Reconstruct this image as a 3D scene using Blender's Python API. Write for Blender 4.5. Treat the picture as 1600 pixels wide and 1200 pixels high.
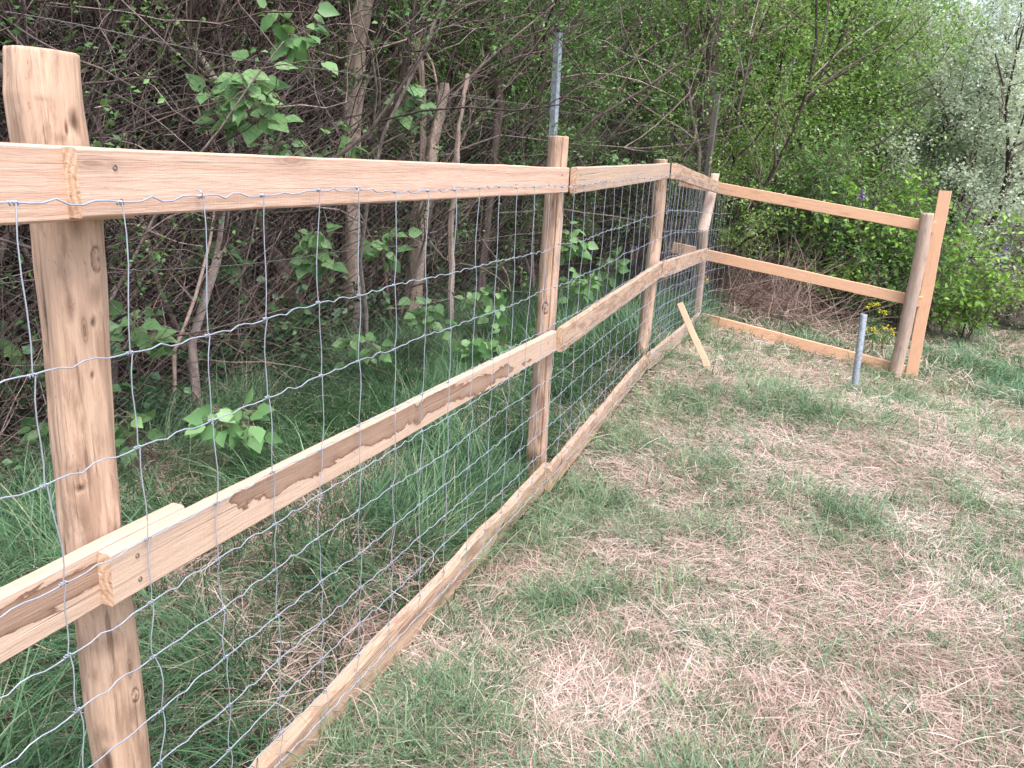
import bpy, math
import numpy as np
from mathutils import Matrix, Vector
for o in list(bpy.data.objects): bpy.data.objects.remove(o)
SC = bpy.context.scene; COL = SC.collection
H = 1.4
# ---------------------------------------------------------------- camera
RM = np.array([[0.99902945, 0.04404726, 0.0], [0.01192178, -0.27039613, 0.96267534], [0.04240322, -0.96174101, -0.27065882]])
cd = bpy.data.cameras.new('camera'); cam = bpy.data.objects.new('camera', cd); COL.objects.link(cam)
cd.lens = 27.0; cd.sensor_width = 36.0; cd.clip_start = 0.05; cd.clip_end = 1000
cx, cy, cz = RM @ [1, 0, 0], RM @ [0, -1, 0], RM @ [0, 0, -1]
cam.matrix_world = Matrix(((cx[0], cy[0], cz[0], 0), (cx[1], cy[1], cz[1], 0), (cx[2], cy[2], cz[2], H), (0, 0, 0, 1)))
SC.camera = cam
# ---------------------------------------------------------------- light
SUN_EL, SUN_AZ = math.radians(64), math.radians(146)      # azimuth clockwise from +Y
w = bpy.data.worlds.new('World'); SC.world = w; w.use_nodes = True
nt = w.node_tree; bg = nt.nodes['Background']
sky = nt.nodes.new('ShaderNodeTexSky'); sky.sky_type = 'NISHITA'; sky.sun_disc = False
sky.sun_elevation = SUN_EL; sky.sun_rotation = SUN_AZ; sky.air_density = 1.0; sky.dust_density = 3.0; sky.ozone_density = 1.0
hs = nt.nodes.new('ShaderNodeHueSaturation'); hs.inputs['Saturation'].default_value = 0.7
nt.links.new(sky.outputs[0], hs.inputs['Color']); nt.links.new(hs.outputs[0], bg.inputs[0]); bg.inputs[1].default_value = 0.15
sd = bpy.data.lights.new('sun', 'SUN'); sd.energy = 1.5; sd.angle = math.radians(30); sd.color = (1.0, 0.945, 0.925)
so = bpy.data.objects.new('sun', sd); COL.objects.link(so)
sv = Vector((math.sin(SUN_AZ) * math.cos(SUN_EL), math.cos(SUN_AZ) * math.cos(SUN_EL), math.sin(SUN_EL)))
so.rotation_euler = sv.to_track_quat('Z', 'Y').to_euler()
SC.view_settings.view_transform = 'Standard'; SC.view_settings.look = 'None'
SC.view_settings.exposure = 1.5; SC.view_settings.gamma = 1.0
SC.render.engine = 'CYCLES'; SC.cycles.max_bounces = 6; SC.cycles.transparent_max_bounces = 4
SC.cycles.diffuse_bounces = 3; SC.cycles.glossy_bounces = 2; SC.cycles.transmission_bounces = 3

# ---------------------------------------------------------------- frames and measuring helpers
D = np.array([.363, .932, 0.]); D /= np.linalg.norm(D)      # along the fence, away from the camera
N = np.array([D[1], -D[0], 0.])                              # out of the fence, towards the lawn
P0 = np.array([.2, 3.18, 0.])
Z3 = np.array([0, 0, 1.])
CAM = np.array([0, 0, H])
def W(s, n, z=0.0): return P0 + s * D + n * N + z * Z3
def ray(u, v): return RM @ np.array([u - 800., v - 600., 1200.])
def onF(u, v, n):                                            # (s, z) on the plane parallel to the fence at offset n
    d = ray(u, v); t = ((P0 + n * N - CAM) @ N) / (d @ N); q = CAM + t * d
    return (q - P0) @ D, q[2]
def atY(u, v, y):
    d = ray(u, v); return CAM + d * (y / d[1])
GO = np.array([1.86, 7.62, 0.]); GE = np.array([.89230525, -.45143254, 0.]); GM = np.array([-.45143254, -.89230525, 0.])
def onG(u, v, o):
    d = ray(u, v); t = ((GO + o * GM - CAM) @ GM) / (d @ GM); q = CAM + t * d
    return (q - GO) @ GE, q[2]
def sn(x, y):
    a = np.asarray(x) - P0[0]; b = np.asarray(y) - P0[1]
    return a * D[0] + b * D[1], a * N[0] + b * N[1]
def sstep(a, b, x):
    t = np.clip((np.asarray(x) - a) / (b - a), 0, 1); return t * t * (3 - 2 * t)
_lat = np.random.default_rng(5).random((256, 256))
def vnoise(x, y):
    x = np.asarray(x, float); y = np.asarray(y, float)
    i = np.floor(x).astype(int); j = np.floor(y).astype(int); fx = x - i; fy = y - j
    fx = fx * fx * (3 - 2 * fx); fy = fy * fy * (3 - 2 * fy)
    g = lambda a, b: _lat[a & 255, b & 255]
    return (g(i, j) * (1 - fx) + g(i + 1, j) * fx) * (1 - fy) + (g(i, j + 1) * (1 - fx) + g(i + 1, j + 1) * fx) * fy
def fbm(x, y, o=3):
    r = 0; a = .5; t = 0
    for k in range(o): r = r + a * vnoise(x * 2**k + 17 * k, y * 2**k + 31 * k); t += a; a *= .5
    return r / t
def gz(x, y):
    s, n = sn(x, y)
    z = np.interp(s, [-8, -2, 0, 2, 4.4, 8, 30], [.03, .03, .02, .12, -.035, -.03, .1])
    z = z - .15 * np.clip(n, 0, 4.5) * sstep(-.5, 4.0, s)
    z = z + .18 * np.clip(-n - 1.6, 0, 3) * .5
    return z + .05 * (fbm(np.asarray(x) * 1.3, np.asarray(y) * 1.3) - .5)
def hit(u, v):                                               # where a sight line meets the ground
    d = ray(u, v); t = 0.3 / 1200
    for k in range(4000):
        p = CAM + d * t
        if p[2] <= gz(p[0], p[1]): return p
        t += .004 / 1200 * 4
    return p

# ---------------------------------------------------------------- mesh helpers
def tagit(o, label=None, cat=None, group=None, kind=None):
    for k, v in (('label', label), ('category', cat), ('group', group), ('kind', kind)):
        if v: o[k] = v
    return o
def empty(name, loc, label, cat, group=None):
    o = bpy.data.objects.new(name, None); COL.objects.link(o); o.location = [float(a) for a in loc]; o.empty_display_size = .1
    return tagit(o, label, cat, group)
def mk(name, V, F, mat, parent=None, attrs=None, smooth=True, matrix=None):
    """V (n,3); F an (m,k) array or a list of such arrays"""
    if not isinstance(F, list): F = [F]
    F = [np.asarray(f, dtype=np.int32) for f in F if len(f)]
    V = np.asarray(V, dtype=np.float64)
    off = np.zeros(3)
    if parent is not None and matrix is None: V = V - np.array(parent.matrix_world.translation if parent.parent else parent.location)
    me = bpy.data.meshes.new(name)
    me.vertices.add(len(V)); me.vertices.foreach_set('co', V.astype(np.float32).ravel())
    tot = sum(f.size for f in F); me.loops.add(tot); me.loops.foreach_set('vertex_index', np.concatenate([f.ravel() for f in F]))
    npoly = sum(len(f) for f in F); me.polygons.add(npoly)
    ls = []; c = 0
    for f in F:
        ls.append(c + np.arange(len(f)) * f.shape[1]); c += f.size
    me.polygons.foreach_set('loop_start', np.concatenate(ls).astype(np.int32))
    me.polygons.foreach_set('use_smooth', np.full(npoly, smooth))
    for k, a in (attrs or {}).items():
        at = me.attributes.new(k, 'FLOAT', 'POINT'); at.data.foreach_set('value', np.asarray(a, dtype=np.float32))
    me.update(calc_edges=True)
    for m in (mat if isinstance(mat, list) else [mat]): me.materials.append(m)
    o = bpy.data.objects.new(name, me); COL.objects.link(o)
    if parent is not None: o.parent = parent
    if matrix is not None: o.matrix_basis = matrix
    return o
def tubes(pts, rad, sides=4):
    """pts (n,k,3), rad (n,k) -> V, F quads"""
    n, k, _ = pts.shape
    T = np.empty_like(pts); T[:, 1:-1] = pts[:, 2:] - pts[:, :-2]; T[:, 0] = pts[:, 1] - pts[:, 0]; T[:, -1] = pts[:, -1] - pts[:, -2]
    T /= np.linalg.norm(T, axis=2, keepdims=True) + 1e-9
    ref = np.where(np.abs(T[:, :1, 2:3]) > .8, np.array([1., 0, 0]), np.array([0, 0, 1.])); ref = np.broadcast_to(ref, T.shape)
    A = np.cross(T, ref); A /= np.linalg.norm(A, axis=2, keepdims=True) + 1e-9; B = np.cross(T, A)
    an = np.arange(sides) * 2 * np.pi / sides
    V = pts[:, :, None] + rad[:, :, None, None] * (A[:, :, None] * np.cos(an)[None, None, :, None] + B[:, :, None] * np.sin(an)[None, None, :, None])
    i = np.arange(n)[:, None, None] * k * sides; j = np.arange(k - 1)[None, :, None] * sides; a = np.arange(sides)[None, None]
    b = (a + 1) % sides
    F = np.stack([i + j + a, i + j + b, i + j + sides + b, i + j + sides + a], -1).reshape(-1, 4)
    return V.reshape(-1, 3), F
class Bag:
    def __init__(s): s.V = []; s.F = {}; s.n = 0; s.A = []
    def add(s, V, F, r=None):
        V = np.asarray(V); F = np.asarray(F)
        s.V.append(V); s.F.setdefault(F.shape[1], []).append(F + s.n); s.n += len(V)
        s.A.append(np.zeros(len(V)) if r is None else np.broadcast_to(r, (len(V),)))
    def build(s, name, mat, parent=None, **k):
        return mk(name, np.concatenate(s.V), [np.concatenate(f) for f in s.F.values()], mat, parent, attrs={'r': np.concatenate(s.A)}, **k)
def grow(g, P, Dr, L, R, K=7, wig=.25, up=0.0, taper=.25):
    """random-walk branches; P,Dr (n,3), L,R (n,)"""
    n = len(P); pts = np.empty((n, K, 3)); pts[:, 0] = P; d = Dr / (np.linalg.norm(Dr, axis=1, keepdims=True) + 1e-9)
    for k in range(1, K):
        pts[:, k] = pts[:, k - 1] + d * (L / (K - 1))[:, None]
        d = d + g.normal(0, wig, (n, 3)) + np.array([0, 0, up]); d /= np.linalg.norm(d, axis=1, keepdims=True) + 1e-9
    rad = R[:, None] * np.linspace(1, taper, K)[None] * (1 + g.normal(0, .08, (n, K)))
    return pts, rad
def spawn(g, pts, rad, m, t0=.2, t1=1., spread=.9, up=.2):
    """m random side shoots off the given branches"""
    n, K, _ = pts.shape; i = g.integers(0, n, m); t = (t0 + (t1 - t0) * g.random(m)) * (K - 1.001); k = t.astype(int); f = (t - k)[:, None]
    P = pts[i, k] * (1 - f) + pts[i, k + 1] * f; d = pts[i, k + 1] - pts[i, k]; d /= np.linalg.norm(d, axis=1, keepdims=True) + 1e-9
    q = g.normal(0, 1, (m, 3)); q /= np.linalg.norm(q, axis=1, keepdims=True)
    d = d * (1 - spread) + q * spread + np.array([0, 0, up]); d /= np.linalg.norm(d, axis=1, keepdims=True)
    return P, d, rad[i, k]
def leaves(g, P, size, upb=.5, wid=.55, droop=0.):
    """two folded triangles pairs per leaf: pointed oval of four triangles"""
    n = len(P); nr = g.normal(0, 1, (n, 3)); nr[:, 2] = np.abs(nr[:, 2]) + upb; nr /= np.linalg.norm(nr, axis=1, keepdims=True)
    a = g.normal(0, 1, (n, 3)); a[:, 2] -= droop; a -= nr * np.sum(a * nr, 1, keepdims=True); a /= np.linalg.norm(a, axis=1, keepdims=True) + 1e-9
    b = np.cross(nr, a); L = size * (.65 + .7 * g.random(n)); L = L[:, None]; w_ = L * wid * .5
    V = np.stack([P, P + a * L * .45 + b * w_ + nr * L * .1, P + a * L - nr * L * .12, P + a * L * .45 - b * w_ + nr * L * .1], 1)
    base = np.arange(n)[:, None] * 4
    F = np.concatenate([base + np.array([0, 1, 2]), base + np.array([0, 2, 3])], 0)
    return V.reshape(-1, 3), F, np.repeat(g.random(n), 4)

# ---------------------------------------------------------------- materials
def mat(name):
    m = bpy.data.materials.new(name); m.use_nodes = True; t = m.node_tree; t.nodes.clear()
    out = t.nodes.new('ShaderNodeOutputMaterial'); b = t.nodes.new('ShaderNodeBsdfPrincipled'); t.links.new(b.outputs[0], out.inputs[0])
    return m, t, b, out
def nd(t, ty, **k):
    n = t.nodes.new(ty)
    for a, v in k.items():
        if a in n.inputs: n.inputs[a].default_value = v
        else: setattr(n, a, v)
    return n
def lk(t, a, b): t.links.new(a, b)
def ramp(t, fac, stops, interp='LINEAR'):
    r = t.nodes.new('ShaderNodeValToRGB'); r.color_ramp.interpolation = interp
    while len(r.color_ramp.elements) < len(stops): r.color_ramp.elements.new(.5)
    for e, (p, c) in zip(r.color_ramp.elements, stops):
        e.position = p; e.color = (*c, 1) if len(c) == 3 else c
    lk(t, fac, r.inputs[0]); return r.outputs[0]
def gray(t, fac, stops): return ramp(t, fac, [(p, (v, v, v)) for p, v in stops])
def mathn(t, op, a, b=None):
    n = t.nodes.new('ShaderNodeMath'); n.operation = op
    for i, x in enumerate((a, b)):
        if x is None: continue
        if isinstance(x, (int, float)): n.inputs[i].default_value = x
        else: lk(t, x, n.inputs[i])
    return n.outputs[0]
def mix(t, f, a, b, mode='MIX'):
    n = t.nodes.new('ShaderNodeMix'); n.data_type = 'RGBA'; n.blend_type = mode
    for i, x in ((0, f), (6, a), (7, b)):
        if isinstance(x, (int, float)): n.inputs[i].default_value = x
        elif isinstance(x, tuple): n.inputs[i].default_value = (*x, 1)
        else: lk(t, x, n.inputs[i])
    return n.outputs[2]
def noise(t, vec, scale, detail=4, rough=.55, dist=0., dim='3D'):
    n = nd(t, 'ShaderNodeTexNoise'); n.inputs['Scale'].default_value = scale; n.inputs['Detail'].default_value = detail
    n.inputs['Roughness'].default_value = rough; n.inputs['Distortion'].default_value = dist; lk(t, vec, n.inputs['Vector']); return n.outputs['Fac']
def vmul(t, vec, s):
    n = t.nodes.new('ShaderNodeVectorMath'); n.operation = 'MULTIPLY'; lk(t, vec, n.inputs[0]); n.inputs[1].default_value = s; return n.outputs[0]
def leafmat(name, stops, rough=.5, trans=.3, tint=(.25, .45, .06)):
    m, t, b, out = mat(name)
    at = nd(t, 'ShaderNodeAttribute', attribute_name='r'); c = ramp(t, at.outputs['Fac'], stops)
    lk(t, c, b.inputs['Base Color']); b.inputs['Roughness'].default_value = rough; b.inputs['Specular IOR Level'].default_value = .3
    tr = t.nodes.new('ShaderNodeBsdfTranslucent'); lk(t, mix(t, .5, c, tint), tr.inputs[0])
    ms = t.nodes.new('ShaderNodeMixShader'); ms.inputs[0].default_value = trans
    lk(t, b.outputs[0], ms.inputs[1]); lk(t, tr.outputs[0], ms.inputs[2]); lk(t, ms.outputs[0], out.inputs[0]); return m
def woodmat(name, light, dark, brown, axis='x', stain=0., knot=.3, ring=1., streak=1., bark=0., grey=0.):
    m, t, b, out = mat(name)
    tc = nd(t, 'ShaderNodeTexCoord'); oi = nd(t, 'ShaderNodeObjectInfo'); P = tc.outputs['Object']
    if axis == 'z':
        sp = nd(t, 'ShaderNodeSeparateXYZ'); lk(t, P, sp.inputs[0]); cb = nd(t, 'ShaderNodeCombineXYZ')
        lk(t, sp.outputs[2], cb.inputs[0]); lk(t, sp.outputs[1], cb.inputs[1]); lk(t, sp.outputs[0], cb.inputs[2]); P = cb.outputs[0]
    cb2 = nd(t, 'ShaderNodeCombineXYZ'); lk(t, mathn(t, 'MULTIPLY', oi.outputs['Random'], 37.), cb2.inputs[0])
    lk(t, mathn(t, 'MULTIPLY', oi.outputs['Random'], .05), cb2.inputs[1])
    ad = nd(t, 'ShaderNodeVectorMath', operation='ADD'); lk(t, P, ad.inputs[0]); lk(t, cb2.outputs[0], ad.inputs[1]); Q = ad.outputs[0]
    g1 = noise(t, vmul(t, Q, (2.2, 45, 45)), 1., 5, .62, .3)
    g2 = noise(t, vmul(t, Q, (16, 260, 260) if axis == 'x' else (11, 190, 190)), 1., 4, .7)
    wv = nd(t, 'ShaderNodeTexWave', wave_type='RINGS', rings_direction='X'); lk(t, vmul(t, Q, (.22, 1, 1)), wv.inputs['Vector'])
    wv.inputs['Scale'].default_value = 26.; wv.inputs['Distortion'].default_value = 5.; wv.inputs['Detail'].default_value = 2.; wv.inputs['Detail Scale'].default_value = .35
    big = noise(t, vmul(t, Q, (1.3, 6, 6)), 1., 3)
    f = mathn(t, 'ADD', mathn(t, 'MULTIPLY', g1, .5 * streak), mathn(t, 'MULTIPLY', wv.outputs['Fac'], .22 * ring))
    f = mathn(t, 'ADD', f, mathn(t, 'MULTIPLY', big, .35))
    c = ramp(t, f, [(.28, light), (.55, tuple((a + q) / 2 for a, q in zip(light, dark))), (.85, dark)])
    c = mix(t, mathn(t, 'MULTIPLY', gray(t, g2, [(.35, 1), (.6, 0)]), .38), c, tuple(a * .7 for a in dark))
    fc = noise(t, vmul(t, Q, (1.6, 110, 110)), 1., 2, .5, .2)
    c = mix(t, mathn(t, 'MULTIPLY', gray(t, fc, [(.66, 0), (.72, 1)]), .55 * streak), c, tuple(a * .45 for a in dark))
    sp_ = noise(t, vmul(t, Q, (60, 130, 130)), 1., 3, .6)
    c = mix(t, mathn(t, 'MULTIPLY', gray(t, sp_, [(.66, 0), (.72, 1)]), .38 * streak), c, brown)
    saw = noise(t, vmul(t, Q, (190, 5, 5) if axis == 'x' else (5, 9, 9)), 1., 2, .5)
    # knots
    vo = nd(t, 'ShaderNodeTexVoronoi', feature='F1', voronoi_dimensions='2D'); vo.inputs['Scale'].default_value = 1.
    wob = noise(t, vmul(t, Q, (14, 30, 30)), 1., 3)
    s3 = nd(t, 'ShaderNodeSeparateXYZ'); lk(t, Q, s3.inputs[0]); s4 = nd(t, 'ShaderNodeSeparateXYZ'); lk(t, tc.outputs['Object'], s4.inputs[0])
    c3 = nd(t, 'ShaderNodeCombineXYZ')
    if axis == 'x':
        lk(t, mathn(t, 'MULTIPLY', s3.outputs[0], 2.3), c3.inputs[0]); lk(t, mathn(t, 'MULTIPLY', s3.outputs[2], 9.), c3.inputs[1])
    else:
        lk(t, mathn(t, 'MULTIPLY', s3.outputs[0], 5.), c3.inputs[0])
        lk(t, mathn(t, 'MULTIPLY', mathn(t, 'ARCTAN2', s4.outputs[0], mathn(t, 'MULTIPLY', s4.outputs[1], -1.)), .8), c3.inputs[1])
    lk(t, c3.outputs[0], vo.inputs['Vector'])
    kd = mathn(t, 'ADD', vo.outputs['Distance'], mathn(t, 'MULTIPLY', mathn(t, 'SUBTRACT', wob, .5), .12))
    kn = ramp(t, kd, [(.0, (.7,) * 3), (.04, (1, 1, 1)), (.06, (.4,) * 3), (.085, (.7,) * 3), (.12, (.25,) * 3), (.22, (0, 0, 0))])
    s5 = nd(t, 'ShaderNodeSeparateXYZ'); lk(t, vo.outputs['Color'], s5.inputs[0]); kn = mathn(t, 'MULTIPLY', kn, gray(t, s5.outputs[0], [(.5, 0), (.75, 1)]))
    c = mix(t, mathn(t, 'MULTIPLY', kn, knot), c, tuple(a * .55 for a in brown))
    if stain > 0:
        sp2 = nd(t, 'ShaderNodeSeparateXYZ'); lk(t, P, sp2.inputs[0])
        n1 = noise(t, vmul(t, Q, (3.3, 0, 9)), 1., 8, .62, 1.3)
        ac = nd(t, 'ShaderNodeAttribute', attribute_name='sc'); aw = nd(t, 'ShaderNodeAttribute', attribute_name='sw')
        zb = mathn(t, 'MULTIPLY', mathn(t, 'ABSOLUTE', mathn(t, 'SUBTRACT', sp2.outputs[2], ac.outputs['Fac'])), -8.)
        sf = mathn(t, 'ADD', mathn(t, 'ADD', n1, zb), mathn(t, 'MULTIPLY', mathn(t, 'SUBTRACT', aw.outputs['Fac'], 1.), .6))
        th = .60 - stain * .3
        sm = ramp(t, sf, [(th - .015, (0, 0, 0)), (th, (1, 1, 1)), (th + .025, (.85,) * 3), (th + .06, (.68,) * 3), (th + .2, (.55,) * 3)])
        sn_ = nd(t, 'ShaderNodeSeparateXYZ'); lk(t, tc.outputs['Normal'], sn_.inputs[0])      # the sawn edges are clean wood
        sm = mathn(t, 'MULTIPLY', sm, gray(t, mathn(t, 'ABSOLUTE', sn_.outputs[2]), [(.5, 1), (.8, 0)]))
        c = mix(t, sm, c, brown)
    if bark > 0:
        n2 = noise(t, vmul(t, Q, (5, 30, 30)), 1., 6, .7, .4)
        c = mix(t, mathn(t, 'MULTIPLY', gray(t, n2, [(.50, 0), (.58, .75), (.8, 1)]), bark), c, brown)
        n3 = noise(t, vmul(t, Q, (2.3, 9, 9)), 1., 4)
        c = mix(t, mathn(t, 'MULTIPLY', gray(t, n3, [(.42, 0), (.72, 1)]), bark * .45), c, tuple(a * 1.5 for a in brown))
    if grey > 0:
        n4 = noise(t, vmul(t, Q, (1.5, 7, 7)), 1., 4)
        c = mix(t, mathn(t, 'MULTIPLY', gray(t, n4, [(.35, 0), (.65, 1)]), grey), c, (.34, .26, .23))
    am = nd(t, 'ShaderNodeAttribute', attribute_name='mk'); mn = noise(t, vmul(t, Q, (25, 60, 60)), 1., 5, .7)
    mm = mathn(t, 'MULTIPLY', am.outputs['Fac'], gray(t, mathn(t, 'ADD', mn, mathn(t, 'MULTIPLY', am.outputs['Fac'], .35)), [(.45, .25), (.7, 1)]))
    c = mix(t, mm, c, tuple(a * .5 for a in brown))
    lk(t, c, b.inputs['Base Color']); b.inputs['Roughness'].default_value = .72; b.inputs['Specular IOR Level'].default_value = .25
    bp = nd(t, 'ShaderNodeBump'); bp.inputs['Strength'].default_value = .6 + bark * .4; bp.inputs['Distance'].default_value = .003
    hh = mathn(t, 'ADD', mathn(t, 'MULTIPLY', g1, .8), mathn(t, 'MULTIPLY', g2, .7))
    hh = mathn(t, 'ADD', hh, mathn(t, 'MULTIPLY', saw, .35)); hh = mathn(t, 'SUBTRACT', hh, mathn(t, 'MULTIPLY', gray(t, fc, [(.62, 0), (.72, 1)]), .6 * streak))
    hh = mathn(t, 'SUBTRACT', hh, mathn(t, 'MULTIPLY', kn, .35 * knot)); lk(t, hh, bp.inputs['Height']); lk(t, bp.outputs[0], b.inputs['Normal'])
    return m
LT = (.60, .405, .275); DK = (.43, .265, .165); BR = (.20, .105, .062)
M_clean = woodmat('wood_clean', (.63, .44, .34), (.50, .32, .235), BR, knot=.45, ring=1.9, streak=.45)
M_stain = woodmat('wood_stained', (.62, .45, .345), (.48, .33, .24), (.18, .095, .06), stain=.8, knot=.1, ring=.7, streak=.8)
M_rail2 = woodmat('wood_greyed', (.58, .425, .325), (.42, .29, .21), (.26, .16, .11), knot=.3, ring=.9, grey=.35)
M_barky = woodmat('wood_barky', (.61, .435, .32), (.43, .29, .20), (.24, .135, .088), knot=.25, bark=.85, ring=.8)
M_new = woodmat('wood_new', (.78, .475, .305), (.68, .39, .245), (.38, .2, .11), knot=.3, ring=.5, streak=.7)
M_post = woodmat('wood_post', (.65, .465, .345), (.46, .30, .21), (.20, .115, .075), axis='z', knot=.9, ring=.3, bark=.62, streak=1.4)
M_postg = woodmat('wood_post_weathered', (.58, .44, .35), (.42, .30, .23), (.22, .14, .10), axis='z', knot=.6, ring=.3, bark=.45, grey=.5)
M_end = woodmat('wood_end_grain', (.84, .62, .45), (.58, .37, .24), (.18, .095, .055), knot=0., ring=1.8, bark=.5)
def metal(name, col, rough, met=.6, var=.15):
    m, t, b, out = mat(name); tc = nd(t, 'ShaderNodeTexCoord'); n = noise(t, tc.outputs['Object'], 45., 6, .7)
    lk(t, ramp(t, n, [(.3, tuple(a * (1 - var) for a in col)), (.7, tuple(min(1, a * (1 + var)) for a in col))]), b.inputs['Base Color'])
    b.inputs['Metallic'].default_value = met; b.inputs['Roughness'].default_value = rough; return m
M_wire = metal('galvanised_wire', (.42, .46, .54), .40, .5)
M_steel = metal('galvanised_steel', (.34, .38, .43), .55, .4, .5)
M_rustw = metal('old_wire', (.17, .15, .14), .7, .3)
M_screw = metal('screw_steel', (.22, .2, .17), .5, .7)
M_bark = None
def barkmat(name, stops, sc=(40, 40, 8)):
    m, t, b, out = mat(name); tc = nd(t, 'ShaderNodeTexCoord'); at = nd(t, 'ShaderNodeAttribute', attribute_name='r')
    n = noise(t, vmul(t, tc.outputs['Object'], sc), 1., 5, .65, .3)
    f = mathn(t, 'ADD', mathn(t, 'MULTIPLY', n, .75), mathn(t, 'MULTIPLY', at.outputs['Fac'], .5))
    lk(t, ramp(t, f, stops), b.inputs['Base Color']); b.inputs['Roughness'].default_value = .85; b.inputs['Specular IOR Level'].default_value = .2
    bp = nd(t, 'ShaderNodeBump'); bp.inputs['Strength'].default_value = .8; bp.inputs['Distance'].default_value = .008; lk(t, n, bp.inputs['Height']); lk(t, bp.outputs[0], b.inputs['Normal'])
    return m
M_bark = barkmat('bark_with_shade', [(.32, (.028, .021, .02)), (.55, (.10, .073, .065)), (.75, (.2, .15, .135)), (.95, (.42, .34, .31))])  # range widened towards dark, painting the hedge's inner shade into the twigs
M_pale = barkmat('pale_bark', [(.3, (.13, .09, .07)), (.45, (.30, .22, .18)), (.8, (.50, .39, .33))], (60, 60, 7))
M_darkbark = barkmat('dark_bark', [(.25, (.03, .025, .022)), (.6, (.09, .07, .06)), (.9, (.16, .13, .11))])
M_twig = barkmat('dry_twigs', [(.28, (.07, .045, .038)), (.5, (.19, .13, .11)), (.85, (.43, .32, .275))])
M_lfshade = leafmat('leaf_shade_dark', [(0, (.02, .055, .022)), (.6, (.05, .12, .042)), (1, (.11, .21, .07))], .45, .2)  # leaf colour darkened to stand in for shade deep in the hedge
M_lfmid = leafmat('leaf_mid', [(0, (.04, .10, .035)), (.6, (.095, .20, .065)), (1, (.19, .33, .11))], .5, .3)
M_lfyel = leafmat('leaf_yellow_green', [(0, (.11, .20, .05)), (.6, (.22, .36, .095)), (1, (.38, .52, .18))], .5, .4)
M_lfbri = leafmat('leaf_bright', [(0, (.13, .25, .04)), (.6, (.22, .40, .07)), (1, (.36, .55, .13))], .45, .4)
M_lfsil = leafmat('leaf_silver_glare', [(0, (.34, .43, .27)), (.5, (.54, .62, .45)), (1, (.80, .84, .72))], .6, .42, (.6, .7, .5))  # silvery leaf colour, lightened further to stand in for bright glare
M_lilac = leafmat('leaf_heart', [(0, (.08, .18, .065)), (.5, (.155, .30, .12)), (.9, (.26, .42, .19)), (1, (.28, .36, .08))], .4, .3)
M_ivy = leafmat('leaf_ivy', [(0, (.03, .075, .035)), (.6, (.065, .14, .065)), (1, (.13, .24, .10))], .35, .1)
M_white = leafmat('petal_white', [(0, (.65, .66, .6)), (1, (.85, .86, .8))], .6, .3, (.8, .8, .7))
M_purple = leafmat('petal_purple', [(0, (.22, .13, .36)), (1, (.42, .3, .58))], .6, .2, (.3, .2, .5))
M_yellow = leafmat('petal_yellow', [(0, (.5, .45, .02)), (1, (.75, .68, .05))], .6, .3, (.6, .6, .05))
def ribbonmat(name, stops, tint, trans=.3, rough=.5): return leafmat(name, stops, rough, trans, tint)
M_grass = ribbonmat('grass_blades', [(0, (.085, .145, .08)), (.5, (.16, .25, .14)), (.8, (.26, .35, .20)), (1, (.46, .44, .28))], (.15, .35, .08))
M_tallg = ribbonmat('tall_grass_blades', [(0, (.04, .10, .05)), (.5, (.11, .215, .105)), (.85, (.24, .36, .19)), (1, (.46, .40, .27))], (.12, .3, .1), .25, .36)
M_straw = ribbonmat('dry_straw', [(0, (.25, .165, .13)), (.35, (.47, .335, .285)), (.75, (.66, .52, .45)), (1, (.80, .70, .65))], (.5, .38, .25), .2, .7)

# ---------------------------------------------------------------- ground
def build_ground():
    a = np.concatenate([[-150, -60, -25, -12], np.arange(-6, 12, .09), [14, 20, 35, 80, 150]])
    b = np.concatenate([[-100, -30, -10, -4, -1], np.arange(0, 15, .09), [17, 22, 35, 80, 200]])
    X, Y = np.meshgrid(a, b, indexing='ij'); Z = gz(X, Y)
    V = np.stack([X, Y, Z], -1).reshape(-1, 3); nb = len(b)
    i = np.arange(len(a) - 1)[:, None] * nb; j = np.arange(nb - 1)[None]
    F = np.stack([i + j, i + nb + j, i + nb + j + 1, i + j + 1], -1).reshape(-1, 4)
    m, t, bs, out = mat('meadow_soil'); tc = nd(t, 'ShaderNodeTexCoord'); P = tc.outputs['Object']
    n1 = noise(t, P, 1.6, 5, .6); n2 = noise(t, P, 60., 5, .7); n3 = noise(t, P, 9., 4)
    c = ramp(t, n2, [(.3, (.09, .07, .05)), (.5, (.22, .165, .125)), (.7, (.36, .28, .22))])
    g = ramp(t, n2, [(.3, (.03, .05, .02)), (.7, (.11, .15, .07))])
    c = mix(t, gray(t, mathn(t, 'ADD', mathn(t, 'MULTIPLY', n1, .6), mathn(t, 'MULTIPLY', n3, .4)), [(.45, 0), (.6, .8)]), c, g)
    lk(t, c, bs.inputs['Base Color']); bs.inputs['Roughness'].default_value = .95
    bp = nd(t, 'ShaderNodeBump'); bp.inputs['Distance'].default_value = .02; lk(t, n2, bp.inputs['Height']); lk(t, bp.outputs[0], bs.inputs['Normal'])
    tagit(mk('ground', V, F, m), kind='structure')
build_ground()

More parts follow.
